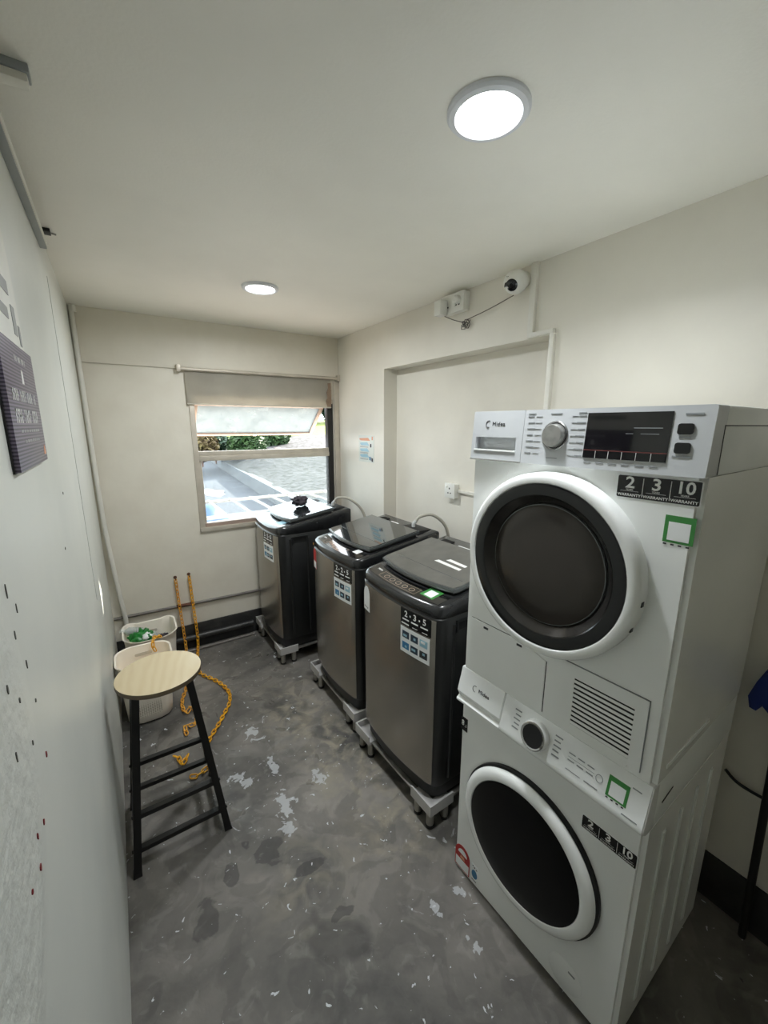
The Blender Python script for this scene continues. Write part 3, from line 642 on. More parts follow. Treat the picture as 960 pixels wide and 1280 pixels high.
wa = thing('front_load_washer', 'white front load washer with black round door underneath the dryer', 'washer', (ORG[0], ORG[1], 0), TH)
bm = bmesh.new(); abox(bm, (0, 0, .012), (W, .58, .72)); bmesh.ops.bevel(bm, geom=[e for e in bm.edges if abs(e.verts[0].co.z-e.verts[1].co.z) > .1], offset=.012, segments=4, affect='EDGES'); fin('body', bm, 'appl', wa)
box('worktop', (0, .02, .72), (W, .58, .85), 'appl_side', wa, .004)
for x in (.05, .545):
    for y in (.05, .52): lathe('foot', [(0, 0), (.022, 0), (.022, .008), (.012, .012), (.012, .02), (0, .02)], 'black_mt', wa, 16, (lambda x, y: lambda a, b, h: (x+a, y+b, h))(x, y))
def PT(x, y, z): return (x, y-.030*(.85-z)/.115+.002, z)
prof = [(-.002, .85), (-.028, .752), (-.031, .742), (-.029, .734), (-.016, .724), (-.004, .720), (.03, .720), (.03, .85)]
pan = prism('control_fascia', prof, 'fascia_w', wa, 'x', .182, W, bev=.003)
prism('detergent_drawer', [(-.002, .85), (-.024, .768), (-.014, .748), (-.027, .738), (-.027, .732), (-.016, .724), (-.004, .720), (.03, .720), (.03, .85)], 'fascia_w', wa, 'x', 0, .181, bev=.002)
def PL(cx, cz, y=-.001): return lambda u, v, n: (cx+u, -.002-.026*(.85-(cz+v))/.098+y-n, cz+v)
text('lettering', 'Midea', .0165, 'ink_d', wa, PL(.107, .805), squash=1.12)
tube('logo_swoosh', [PL(.070+.009*math.cos(a), .805+.0095*math.sin(a))(0, 0, 0) for a in [PI*.35+PI*1.25*k/10 for k in range(11)]], .0008, 'ink_d', wa, 6)
kT2 = lambda x, y, h: (.303+x, -.002-.026*(.85-(.795+y))/.098-h*.97, .795+y+h*.2)
kn2 = lathe('program_knob', [(.0405, -.004), (.040, .010), (.0385, .018), (.036, .021), (.031, .0205)], 'fascia_w', wa, 40, kT2)
lathe('knob_face', [(.0315, .0200), (.029, .0195), (0, .0195)], 'stk_black', kn2, 40, kT2); lathe('knob_ring', [(.0375, .0203), (.035, .0222), (.031, .0208)], 'chrome', kn2, 40, kT2)
lst = []
bm = bmesh.new()
def pbar(x0, x1, z0, z1):
    q = [PL(x, z)(0, 0, 0) for x, z in ((x0, z0), (x1, z0), (x1, z1), (x0, z1))]; bm.faces.new([bm.verts.new(p) for p in q])
for i in range(5):
    pbar(.225+.004*(i % 2), .247, .825-.013*i, .829-.013*i); pbar(.356, .378-.004*(i % 2), .825-.013*i, .829-.013*i)
for i in range(3):
    pbar(.40+.025*i, .418+.025*i, .806, .809); pbar(.40+.025*i, .418+.025*i, .788, .791)
pbar(.40, .47, .797, .798); pbar(.40, .44, .764, .766); pbar(.45, .485, .764, .767); pbar(.555, .575, .822, .825); pbar(.545, .58, .752, .755)
fin('printed_legend', bm, 'ink', pan, False)['kind'] = 'stuff'
tube('start_button_ring', [PL(.483+.0085*math.cos(a), .794+.0095*math.sin(a))(0, 0, 0) for a in [2*PI*k/16 for k in range(16)]], .0007, 'ink', pan, 5, True)
green_sticker(wa, .527, .795, .024, lambda x, y, z: PL(x, z, y)(0, 0, 0))
DC2 = (.288, .385); R2 = .229; d2 = front(*DC2)
lathe('door_gasket', [(R2+.006, -.002), (R2+.006, .010), (R2-.004, .012), (R2-.008, -.002)], 'black_mt', wa, 72, d2)
dd = lathe('door', [(R2-.004, .010), (R2, .016), (R2-.002, .024), (R2-.010, .031), (R2-.022, .034), (R2-.034, .033), (R2-.0375, .028)], 'appl', wa, 80, d2)
lathe('door_glass', [(R2-.0365, .0315), (R2-.04, .0325), (R2-.09, .036), (R2-.15, .038), (0, .039)], 'door_black', dd, 72, d2)
bdg = prism('capacity_sticker', [(.003, .605), (.034, .605), (.034, .657), (.003, .657)], 'stk_black', wa, 'y', -.001, .0004)
text('numeral', '8', .030, 'ink_w', bdg, onfront(.013, .633, -.001), bold=.0004, squash=.8); text('numeral', '.5', .016, 'ink_w', bdg, onfront(.026, .627, -.001), squash=.85)
warranty(wa, .448, .583, .606, .644)
es = prism('energy_sticker', [(.006, .016)]+[(.078, .016)]+[(.042+.036*math.cos(PI*k/12), .083+.038*math.sin(PI*k/12)) for k in range(13)], 'stk_red', wa, 'y', -.001, .0004)
prism('label_panel', [(.010, .020), (.074, .020), (.074, .058), (.010, .058)], 'stk_white', es, 'y', -.0014, -.0008)
prism('label_arc', [(.042+.022*math.cos(PI*k/10), .084+.022*math.sin(PI*k/10)) for k in range(11)], 'stk_white', es, 'y', -.0014, -.0008); prism('star', [(.030, .064), (.054, .064), (.050, .076), (.034, .076)], 'stk_orange', es, 'y', -.0014, -.0008)
ws = prism('water_sticker', rrect(.086, .118, .018, .098, .003), 'stk_white', wa, 'y', -.0009, .0004)
prism('water_drop', [(.102+.013*math.cos(2*PI*k/14), .056+.017*math.sin(2*PI*k/14)*(1.2 if math.sin(2*PI*k/14) > 0 else 1)) for k in range(14)], 'stk_blue', ws, 'y', -.0013, -.0007)
boxes('tiny_marks', [((.092, -.0013, .088), (.096, -.0007, .092)), ((.099, -.0013, .084), (.104, -.0007, .089)), ((.108, -.0013, .082), (.113, -.0007, .086)), ((.09, -.0013, .028), (.112, -.0007, .031))], 'ink_d', ws)
cp_ = lathe('filter_cover', [(.052, -.001), (.052, .0012), (.050, .002), (.0, .002)], 'appl', wa, 40, front(.452, .075)); box('cover_notch', (.462, -.0032, .098), (.482, -.0018, .103), 'ink', cp_)
for k in range(4): prism('side_rib', [(.10+.11*k, .08), (.118+.11*k, .08), (.118+.11*k, .66), (.10+.11*k, .66)], 'appl_side', wa, 'x', W-.001, W+.004, bev=.002)
prism('side_slot', [(.06, .772), (.12, .782), (.12, .786), (.06, .776)], 'ink_d', wa, 'x', W-.001, W+.0012)

# ------------------------------------------------------------------ top loaders and their stands
MW, MD, MB = .55, .54, .10
def plan(ins=0., bow=.028, r=.05, n=6):
    fy = lambda x: -bow*(1-((x-MW/2)/(MW/2))**2)
    out = [(0, MD), (0, MD*.5), (0, r)]
    A, B, Cc = (0, r), (0, fy(0)), (r, fy(r))
    for k in range(1, n): t = k/n; out.append(tuple((1-t)**2*A[i]+2*t*(1-t)*B[i]+t*t*Cc[i] for i in (0, 1)))
    for k in range(13): x = r+(MW-2*r)*k/12; out.append((x, fy(x)))
    A, B, Cc = (MW-r, fy(MW-r)), (MW, fy(MW)), (MW, r)
    for k in range(1, n): t = k/n; out.append(tuple((1-t)**2*A[i]+2*t*(1-t)*B[i]+t*t*Cc[i] for i in (0, 1)))
    out += [(MW, r), (MW, MD*.5), (MW, MD)]
    cx, cy = MW/2, MD/2; sx = (MW/2-ins)/(MW/2); sy = (MD/2-ins)/(MD/2)
    return [(cx+(x-cx)*sx, cy+(y-cy)*sy) for x, y in out]
SLOPE = .085/MD
zt = lambda y: .978+SLOPE*(y+.028)
def ring(ins, zf): return [(x, y, zf(y) if callable(zf) else zf) for x, y in plan(ins)]
def top_loader(label, loc, rz, nums, lidmat, extra, sdx=0.):
    t = thing('top_load_washer', label, 'washer', (loc[0], loc[1], 0), rz, 'top load washers in a row')
    loft('base', [ring(.020, MB), ring(.014, MB+.012), ring(.010, MB+.085)], 'black_mt', t)
    loft('body', [ring(.002, MB+.075), ring(0, MB+.08), ring(0, .93), ring(.004, .935)], 'mach', t)
    # steel front skin following the bow
    P = [p for p in plan(-.0025) if .012 < p[0] < MW-.012 and p[1] < .05]; Q = [p for p in plan(.004) if .012 < p[0] < MW-.012 and p[1] < .05]
    k = min(len(P), len(Q)); poly = P[:k]+Q[:k][::-1]
    prism('front_panel', poly, 'mach_front', t, 'z', MB+.085, .925)
    cov = loft('top_cover', [ring(.004, .93), ring(0, .937), ring(0, lambda y: zt(y)-.014), ring(.004, lambda y: zt(y)-.005), ring(.013, zt)], 'mach_top', t)
    # raised lid
    def LT(x, y, z): return (x, y, zt(y)+z)
    def lidpoly(ins):
        y0 = lambda x: .098-.032*(1-((x-MW/2)/(MW/2-.02))**2)+ins
        pts = [(.03+ins+(MW-.06-2*ins)*k/16, 0) for k in range(17)]; pts = [(x, y0(x)) for x, _ in pts]
        return [(.022+ins, y0(.04)+.03)]+pts+[(MW-.022-ins, y0(MW-.04)+.03), (MW-.022-ins, .415-ins), (.022+ins, .415-ins)]
    prism('lid_well', lidpoly(.014), 'black_mt', t, 'z', -.004, .014, T=LT)
    lid = prism('lid', lidpoly(0), 'lid_rim', t, 'z', .013, .030, T=LT, bev=.003)
    prism('lid_glass', lidpoly(.007), lidmat, lid, 'z', .029, .0325, T=LT, bev=.001)
    prism('lid_inner_line', [(.05, .16), (MW-.05, .16), (MW-.05, .163), (.05, .163)], 'lid_rim', lid, 'z', .0324, .0331, T=LT)
    # front control strip
    cpoly = [(.03+(MW-.06)*k/14, 0) for k in range(15)]
    fy = lambda x: -.028*(1-((x-MW/2)/(MW/2))**2)
    prism('control_panel', [(x, fy(x)+.020) for x, _ in cpoly]+[(x, fy(x)+.088) for x, _ in cpoly[::-1]], 'black_gl', t, 'z', -.003, .0016, T=LT)
    cp = bmesh.new()
    for i in range(5):
        cx = .17+.045*i; cy = fy(cx)+.048
        atube(cp, [LT(cx+.014*math.cos(a), cy+.011*math.sin(a), .0018) for a in [2*PI*j/14 for j in range(14)]], .0011, 4, True)
    o2 = [(.125+.26*j/10, 0) for j in range(11)]
    lp = [(x, fy(x)+.028) for x, _ in o2]+[(x, fy(x)+.070) for x, _ in o2[::-1]]
    atube(cp, [LT(x, y, .0018) for x, y in lp], .0007, 4, True)
    fin('panel_print', cp, 'print_warm', t)['kind'] = 'stuff'
    text('lettering', 'Midea', .016, 'ink_w', t, lambda u, v, n: LT(.085+u, fy(.085)+.062+v, .0018+n))
    # back deck, inlet and valves
    box('inlet_cover', (.33, .43, zt(.48)-.012), (.50, .525, zt(.48)+.010), 'black_mt', t, .006)
    tube('inlet_elbow', [(.40, .47, zt(.47)), (.40, .47, zt(.47)+.03), (.40, .485, zt(.47)+.042)], .011, 'grey_pl', t)
    prism('deck_label', [(.17, .44), (.25, .44), (.25, .47), (.17, .47)], 'stk_white', t, 'z', -.001, .0008, T=LT)
    boxes('deck_vents', [((.05+.012*k, .44, zt(.47)-.004), (.056+.012*k, .50, zt(.47)+.004)) for k in range(6)], 'black_mt', t)
    # moulded side: two ribs and a grip pocket on each side
    for s, x in ((1, MW), (-1, 0)):
        for y in (.075, .20): tube('side_rib', [(x, y, MB+.10), (x, y, .90)], .0075, 'mach', t, 8)
        bm = bmesh.new()
        for lo, hi in (((.085, .905), (.20, .915)), ((.085, .865), (.095, .905)), ((.19, .865), (.20, .905))): abox(bm, (x-.002, lo[0], lo[1]), (x+.006*s if s > 0 else x+.002, hi[0], hi[1])) if s > 0 else abox(bm, (x-.006, lo[0], lo[1]), (x+.002, hi[0], hi[1]))
        fin('grip_frame', bm, 'mach', t, False); box('grip_pocket', (x-.001, .095, .87), (x+.001, .19, .905), 'dark_in', t)
    # stickers on the bowed front: FT2 wraps (x, out, z) onto it
    fyy = lambda x: -.028*(1-((x-MW/2)/(MW/2))**2)-.0032
    def W2(x, y, z): return (x, fyy(x)+y, z)
    def strip(name, x0, x1, z0, z1, m_, out, par, n=6, r=0.):
        lp = [(x0+(x1-x0)*k/n, z0) for k in range(n+1)]+[(x1-(x1-x0)*k/n, z1) for k in range(n+1)]
        return prism(name, lp, m_, par, 'y', -out, -out+.0007, T=W2)
    a0, a1 = .345+sdx, .512+sdx
    s1 = strip('service_sticker', a0, a1, .850, .925, 'stk_black', .0006, t)
    for i, nn in enumerate(nums): text('numeral', nn, .036, 'ink_w', s1, (lambda cx: lambda u, v, n: W2(cx+u, -.0006-n, .902+v))(a0+.032+.051*i), bold=.0006)
    bm = bmesh.new()
    for i in range(3):
        abox(bm, (a0+.012+.051*i, -.0010, .875), (a0+.05+.051*i, -.0005, .881))
        if i < 2: abox(bm, (a0+.054+.051*i, -.0010, .897), (a0+.060+.051*i, -.0005, .904))
    abox(bm, (a0+.006, -.0010, .856), (a0+.05, -.0005, .862)); abox(bm, (a0+.07, -.0010, .856), (a0+.15, -.0005, .859))
    for v in bm.verts: v.co = Vector(W2(*v.co))
    fin('caption_bars', bm, 'ink_w', s1, False)
    s2 = strip('feature_sticker', a0, a1-.004, .730, .843, 'stk_white', .0006, t)
    cols = ('stk_navy', 'stk_navy', 'stk_lblue', 'stk_blue', 'stk_navy', 'ink_d')
    for i in range(6):
        cx = a0+.012+.05*(i % 3); cz = .796 if i < 3 else .747
        pic = strip('feature_picture', cx, cx+.040, cz, cz+.030, cols[i], .0010, s2, 3)
        strip('picture_detail', cx+.006+.01*(i % 2), cx+.028, cz+.006+.004*(i % 3), cz+.016+.004*(i % 3), 'stk_lblue' if cols[i] != 'stk_lblue' else 'stk_white', .0013, pic, 2)
    if extra == 'oval':
        s3 = prism('oval_sticker', [(.025, .79), (.088, .79)]+[(.0565+.0315*math.cos(PI*k/10), .868+.045*math.sin(PI*k/10)) for k in range(11)], 'stk_white', t, 'y', -.0006, .0001, T=W2)
        bm = bmesh.new()
        for k in range(3): abox(bm, (.034+.016*k, -.0010, .803), (.040+.016*k, -.0005, .811))
        for v in bm.verts: v.co = Vector(W2(*v.co))
        fin('tiny_marks', bm, 'ink_d', s3, False); lathe('lock_dot', [(0, .001), (.007, .001)], 'stk_white', t, 16, lambda x, y, h: W2(.042+x, -h, .938+y))
        gs = prism('green_sticker', [(.40, .035), (.475, .035), (.475, .10), (.40, .10)], 'stk_green', t, 'z', .0014, .0022, T=lambda x, y, z: LT(x, y-.012, z)); prism('blank_white_square', [(.416, .042), (.462, .042), (.462, .085), (.416, .085)], 'stk_white', gs, 'z', .002, .0026, T=lambda x, y, z: LT(x, y-.012, z))
        for j, (ya, w0, w1) in enumerate(((.26, .30, .42), (.225, .26, .42))): prism('lid_lettering', [(w0, ya), (w1, ya-.004), (w1, ya+.012), (w0+.01, ya+.018)], 'ink_w', lid, 'z', .0322, .0330, T=LT)
    elif extra == 'red':
        s3 = prism('energy_sticker', [(.022, .80), (.082, .80), (.082, .88)]+[(.052+.030*math.cos(PI*k/8), .895+.03*math.sin(PI*k/8)) for k in range(9)]+[(.022, .88)], 'stk_red', t, 'y', -.0006, .0001, T=W2)
        strip('label_panel', .026, .078, .804, .845, 'stk_white', .0010, s3, 3); lathe('yellow_dot', [(0, .001), (.008, .001)], 'chain', t, 14, lambda x, y, h: W2(.03+x, -h, .948+y))
        prism('deck_sticker', [(.42, .045), (.47, .045), (.47, .085), (.42, .085)], 'stk_white', t, 'z', .0012, .0020, T=LT)
    else:
        gs = prism('green_sticker', [(.39, .03), (.47, .03), (.47, .10), (.39, .10)], 'stk_lblue', t, 'z', .0014, .0022, T=LT)
    return t
def stand(label, loc, rz):
    t = thing('machine_stand', label, 'stand', (loc[0], loc[1], 0), rz, 'raised stands below the top load washers')
    X0, X1, Y0, Y1 = -.022, MW+.022, -.040, MD+.018
    for sx in (0, 1):
        for sy in (0, 1):
            cx = X1 if sx else X0; cy = Y1 if sy else Y0; dx = -1 if sx else 1; dy = -1 if sy else 1
            bm = bmesh.new(); L_ = .13
            def q(ax, bx, ay, by, z0, z1): 
                xs = sorted((cx+dx*ax, cx+dx*bx)); ys = sorted((cy+dy*ay, cy+dy*by)); abox(bm, (xs[0], ys[0], z0), (xs[1], ys[1], z1))
            q(0, L_, 0, .055, .082, MB); q(0, .05, .055, L_, .082, MB); q(0, .008, 0, L_, MB, .132); q(.008, L_, 0, .006, MB, .132)
            fin('corner_bracket', bm, 'stand', t, False)
            for (ax, ay) in ((.030, .026), (.108, .026), (.026, .104)):
                lx, ly = cx+dx*ax, cy+dy*ay
                lg = lathe('leg', [(.016, .012), (.0165, .082)], 'steel', t, 16, (lambda lx, ly: lambda x, y, h: (lx+x, ly+y, h))(lx, ly))
                lathe('rubber_foot', [(0, 0), (.0185, 0), (.0185, .010), (.016, .013)], 'black_mt', lg, 16, (lambda lx, ly: lambda x, y, h: (lx+x, ly+y, h))(lx, ly))
    for y in (Y0+.028, Y1-.028): box('telescopic_bar', (X0+.06, y-.011, .088), (X1-.06, y+.011, MB-.001), 'steel', t, .002)
    for x in (X0+.026, X1-.026): box('telescopic_bar', (x-.011, Y0+.06, .088), (x+.011, Y1-.06, MB-.001), 'steel', t, .002)
    return t
ML = [((.933, 1.620), -1.5406, ('2', '3', '5'), 'lid_dusty', 'oval', 0., 'charcoal top load washer with dusty lid and green sticker beside the white stack'),
      ((.956, 2.270), -PI/2, ('2', '2', '5'), 'lid_glass', 'red', 0., 'charcoal top load washer with a red sticker standing in the middle of the row'),
      ((.842, 3.116), -PI/2, ('2', '2', '5'), 'lid_glass', 'none', -.045, 'charcoal top load washer with a dark cloth on its lid under the window')]
SL_ = ['grey raised stand with steel legs below the washer beside the white stack', 'grey raised stand with steel legs below the middle top load washer', 'grey raised stand with steel legs below the washer under the window']
for (loc, rz, nums, lm, ex, sdx, lab), sl in zip(ML, SL_):
    top_loader(lab, loc, rz, nums, lm, ex, sdx); stand(sl, loc, rz)
def hose(label, pts): tag(tube('inlet_hose', spline(pts, 8), .0095, 'hose', None, 10), label, 'hose', 'washer inlet hoses')
hose('grey inlet hose arching from the washer under the window', [(1.327, 2.716, 1.100), (1.352, 2.70, 1.125), (1.41, 2.64, 1.12), (1.49, 2.60, 1.04), (1.53, 2.58, .90), (1.56, 2.57, .70)])
hose('grey inlet hose arching from the middle top load washer', [(1.441, 1.870, 1.100), (1.468, 1.862, 1.125), (1.53, 1.825, 1.135), (1.60, 1.79, 1.07), (1.63, 1.78, .95), (1.65, 1.78, .70)])
clo = blob('crumpled_cloth', (1.11, 2.862, 1.099), (.055, .062, .034), 'cloth', None, 4, .42, 5, 2.6)
tag(clo, 'dark grey crumpled cloth lying on the lid of the washer by the window', 'cloth')

# ------------------------------------------------------------------ stool
st = thing('bar_stool', 'round wooden seat bar stool with black metal legs beside the left wall', 'stool', (.046, 1.705, 0))
SR = .152
seat = lathe('seat', [(0, .700), (SR-.004, .700), (SR-.0005, .6985)], 'wood', st, 64)
lathe('seat_edge', [(SR-.0005, .6985), (SR, .697), (SR, .682), (SR-.002, .680), (0, .680)], 'wood_edge', seat, 64)
tops = [(-.088, -.090), (.094, -.090), (.094, .090), (-.088, .090)]; bots = [(-.155, -.182), (.172, -.172), (.172, .150), (-.155, .150)]
def legp(i, z): 
    t = 1-z/.68; a, b = tops[i], bots[i]; return Vector((a[0]+(b[0]-a[0])*t, a[1]+(b[1]-a[1])*t, z))
for i in range(4):
    bm = bmesh.new(); bar(bm, legp(i, .012), legp(i, .68), .026, .026); lg = fin('leg', bm, 'stool_black', st, False)
    bm = bmesh.new(); bar(bm, legp(i, 0), legp(i, .013), .029, .029); fin('foot_cap', bm, 'black_mt', lg, False)
    for z in (.095, .225):
        q = legp(i, z); sg = -1 if tops[i][0] < 0 else 1
        lathe('bolt_head', [(.006, .0), (.006, .004), (0, .005)], 'black_mt', lg, 10, (lambda q, sg: lambda x, y, h: (q.x+sg*(.013+h), q.y+x, q.z+y))(q, sg))
for i in range(4):
    j = (i+1) % 4
    for z in (.095, .225):
        bm = bmesh.new(); p, q = legp(i, z), legp(j, z); d = (q-p).normalized(); s = Vector((0, 0, 1)).cross(d).normalized(); p += d*.012; q -= d*.012; V = []
        for c in (p, q):
            for a, b in ((-1,-1), (1,-1), (1,1), (-1,1)): V.append(bm.verts.new(c+s*a*.011+Vector((0, 0, b*.009))))
        for k in range(4): bm.faces.new((V[k], V[(k+1) % 4], V[4+(k+1) % 4], V[4+k]))
        bm.faces.new(V[:4][::-1]); bm.faces.new(V[4:]); fin('rung', bm, 'stool_black', st, False)
boxes('seat_frame', [((-.10, -.103, .664), (.107, -.077, .680)), ((-.10, .077, .664), (.107, .103, .680)), ((-.101, -.077, .664), (-.075, .077, .680)), ((.081, -.077, .664), (.107, .077, .680))], 'stool_black', st)

# ------------------------------------------------------------------ laundry baskets
def basket(label, cx, cy, wb, db, wt, dt, h, wave, group, perf):
    t = thing('laundry_basket', label, 'basket', (cx, cy, 0), 0, group); n = 10
    def lp(w_, d_, r, zf):
        P = rrect(-w_/2, w_/2, -d_/2, d_/2, r, n); return [(x, y, zf(x, y) if callable(zf) else zf) for x, y in P]
    top = lambda x, y: h+wave*(math.cos(2*PI*x/wt*1.0)*-.5+.5)*(1 if y > 0 else .6)
    L_ = [lp(wb-.03, db-.03, .065, 0), lp(wb, db, .075, .012)]
    for k in range(1, 6):
        q = k/6; L_.append(lp(wb+(wt-wb)*q, db+(dt-db)*q, .078, (lambda q: lambda x, y: .012+(top(x, y)-.012)*q)(q)))
    L_ += [lp(wt, dt, .08, top), lp(wt+.016, dt+.016, .088, lambda x, y: top(x, y)+.004), lp(wt+.014, dt+.014, .086, lambda x, y: top(x, y)+.009), lp(wt-.004, dt-.004, .078, lambda x, y: top(x, y)+.006)]
    for k in range(5, 0, -1):
        q = k/6; L_.append(lp(wb-.008+(wt-wb)*q, db-.008+(dt-db)*q, .074, (lambda q: lambda x, y: .018+(top(x, y)-.012)*q)(q)))
    L_.append(lp(wb-.04, db-.04, .06, .016))
    loft('shell', L_, 'basket', t, ang=60)
    slot = rrect(-.045, .045, -.008, .008, .0078, 4)
    for sg in (1, -1):
        def ST(x, y, z, sg=sg):
            zz = h-.045+z; yy = (db+(dt-db)*zz/h)/2; return (x, sg*(yy-.0055+y), zz)
        prism('handle_slot', slot, 'slot', t, 'y', -.004, .0068, T=ST)
    for x in (-.105, .105): lathe('rivet', [(0, .0), (.006, 0)], 'ink_d', t, 10, (lambda x: lambda a, b, hh: (x+a, dt/2-.010, h-.02+b))(x))
    if perf:
        def BT(x, y, z): return (x, -((db+(dt-db)*z/h)/2)+y, z)
        prism('perforated_panel', rrect(-.055, .055, .05, .27, .012, 3), 'perf', t, 'y', -.0028, .004, T=BT)
    return t
basket('white plastic laundry basket with perforated front directly behind the stool', .003, 2.510, .225, .19, .27, .25, .368, 0, 'white laundry baskets', True)
basket('white plastic laundry basket holding rubbish in the room corner', .055, 2.845, .24, .20, .29, .27, .345, .03, 'white laundry baskets', False)
# rubbish in the far basket
bag = thing('drink_wrapper', 'crumpled green drink wrapper with white lettering in the corner basket', 'wrapper', (.008, 2.805, .325))
blob('wrapper_film', (0, 0, 0), (.066, .055, .066), 'green_bag', bag, 4, .5, 2, 2.2); blob('white_label', (.028, -.022, .024), (.032, .030, .028), 'stk_white', bag, 3, .4, 6, 2.2)
blob('silver_fold', (.05, .03, -.005), (.035, .03, .03), 'clearpl', bag, 3, .5, 8, 2.4)
bt = thing('plastic_bottle', 'empty cloudy plastic bottle with white cap in the corner basket', 'bottle', (-.03, 2.895, .352), 0)
Rb = Matrix.Rotation(math.radians(-68), 3, 'Y') @ Matrix.Rotation(.2, 3, 'X')
bT = lambda x, y, h: tuple(Rb @ Vector((x, y, h-.05)))
lathe('bottle_body', [(0, 0), (.024, 0), (.027, .006), (.027, .045), (.024, .05), (.027, .055), (.026, .085), (.011, .105), (.011, .115)], 'clearpl', bt, 20, bT)
lathe('cap', [(.0135, .112), (.0135, .13), (.012, .132), (0, .132)], 'white_pl', bt, 16, bT)
tag(blob('crumpled_bag', (.125, 2.885, .258), (.045, .05, .032), 'clearpl', None, 4, .5, 11, 2.5), 'crumpled clear plastic bag in the corner basket', 'bag')
tag(blob('dark_rag', (.125, 2.80, .315), (.03, .026, .018), 'cloth', None, 3, .5, 13, 2.5), 'small dark rag on top of the rubbish in the corner basket', 'cloth')
tag(blob('rubbish_bag', (.055, 2.845, .125), (.088, .072, .085), 'clearpl', None, 4, .25, 20, 2.2), 'pale rubbish bag filling the lower part of the corner basket', 'bag')

# ------------------------------------------------------------------ yellow chains
def chain(name, label, pts, m_, L_=.036, wd=.018, r=.0034):
    P = spline(pts, 14); D = [0]
    for i in range(1, len(P)): D.append(D[-1]+(P[i]-P[i-1]).length)
    step = L_-2.4*r; n = int(D[-1]/step); bm = bmesh.new(); j = 0
    for k in range(n):
        s = (k+.5)*step
        while j < len(D)-2 and D[j+1] < s: j += 1
        c = P[j].lerp(P[j+1], (s-D[j])/max(1e-6, D[j+1]-D[j])); t = (P[j+1]-P[j]).normalized()
        up = Vector((0, 0, 1)) if abs(t.z) < .8 else Vector((0, 1, 0))
        a = t.cross(up).normalized(); b = t.cross(a).normalized()
        sd = (a+b*.85).normalized() if k % 2 else (a-b*.85).normalized()
        loop = []; hl = L_/2-wd/2
        for q in range(10):
            an = 2*PI*q/10; loop.append(c+t*(math.cos(an)*wd/2+(hl if math.cos(an) > .01 else -hl if math.cos(an) < -.01 else 0))+sd*math.sin(an)*wd/2)
        atube(bm, loop, r, 5, True)
    o = fin(name, bm, m_, None, ang=80); return tag(o, label, 'chain', 'yellow plastic chains')
Zf = .013
chain('plastic_chain', 'orange-yellow plastic chain hanging from the wall hook nearest the corner, trailing beside the basket',
      [(.257, 3.143, .565), (.262, 3.140, .40), (.268, 3.116, .22), (.272, 3.106, .10), (.272, 3.090, .045), (.268, 3.055, .03), (.262, 2.98, Zf), (.235, 2.8, Zf), (.205, 2.62, Zf), (.172, 2.52, Zf), (.162, 2.43, Zf), (.178, 2.38, Zf), (.205, 2.40, Zf+.008), (.225, 2.34, Zf), (.215, 2.29, Zf), (.19, 2.25, Zf), (.155, 2.25, Zf+.008), (.150, 2.20, Zf), (.168, 2.18, Zf)], 'chain_r')
chain('plastic_chain', 'bright yellow plastic chain hanging from the wall hook and looping over the open floor',
      [(.347, 3.143, .572), (.352, 3.140, .40), (.356, 3.116, .22), (.358, 3.106, .10), (.354, 3.090, .045), (.346, 3.055, .03), (.33, 2.98, Zf), (.297, 2.84, Zf), (.318, 2.73, Zf), (.365, 2.64, Zf), (.405, 2.545, Zf), (.426, 2.43, Zf), (.405, 2.33, Zf), (.365, 2.26, Zf), (.315, 2.18, Zf), (.272, 2.12, Zf), (.235, 2.06, Zf), (.215, 1.99, Zf), (.225, 1.91, Zf), (.19, 1.885, Zf), (.145, 1.87, Zf), (.112, 1.895, Zf)], 'chain')
chain('plastic_chain', 'short yellow plastic chain end lying on the floor under the stool', [(.075, 2.06, Zf), (.092, 2.03, Zf), (.102, 1.985, Zf), (.128, 2.02, Zf), (.135, 2.06, Zf)], 'chain')
chain('plastic_chain', 'short yellow plastic chain draped over the rim of the basket behind the stool', [(.105, 2.70, .372), (.088, 2.67, .384), (.073, 2.648, .398), (.064, 2.632, .398), (.058, 2.612, .388), (.056, 2.602, .362), (.062, 2.598, .340), (.052, 2.596, .325)], 'chain')
for (x, z, lab) in ((.257, .575, 'small rusty screw hook on the window wall nearest the corner, holding a chain'), (.347, .582, 'small rusty screw hook on the window wall further from the corner, holding a chain')):
    hk2 = thing('wall_hook', lab, 'hook', (x, YF, z), 0, 'rusty hooks on the window wall')
    lathe('screw_plate', [(0, .004), (.010, .004), (.012, 0)], 'rust', hk2, 14, lambda a, b, h: (a, -h, b)); tube('hook_wire', spline([(0, -.003, 0), (0, -.02, .002), (0, -.028, -.008), (0, -.020, -.016)], 5), .003, 'rust', hk2, 7)

# ------------------------------------------------------------------ things behind the stack by the right wall
br = thing('blue_broom', 'blue plastic broom head with dark handle propped beside the white stack', 'broom', (1.560, .262, -.055))
prism('broom_head', [(-.075, .985), (-.05, 1.0), (.03, 1.0), (.045, .955), (.058, .90), (.050, .865), (.034, .862), (.022, .885), (.008, .872), (-.075, .872)], 'blue_pl', br, 'x', -.022, .022, bev=.006)
prism('bristles', [(-.09, .985), (-.05, .999), (.005, .999), (.0, 1.012), (-.09, 1.012)], 'blue_pl', br, 'x', -.016, .016); tube('handle', [(0, -.045, .056), (0, -.020, .88)], .011, 'black_mt', br, 10)
tag(tube('wall_cable', spline([(1.585, .345, .535), (1.588, .315, .512), (1.59, .27, .505), (1.59, .15, .508), (1.59, -.2, .50)], 6), .005, 'black_cable', None, 8), 'thin black cable running low along the right wall', 'cable')

# ------------------------------------------------------------------ outside the window
struct(box('yard_ground', (-20, 3.31, -1.3), (45, 70, -1), 'yard'))
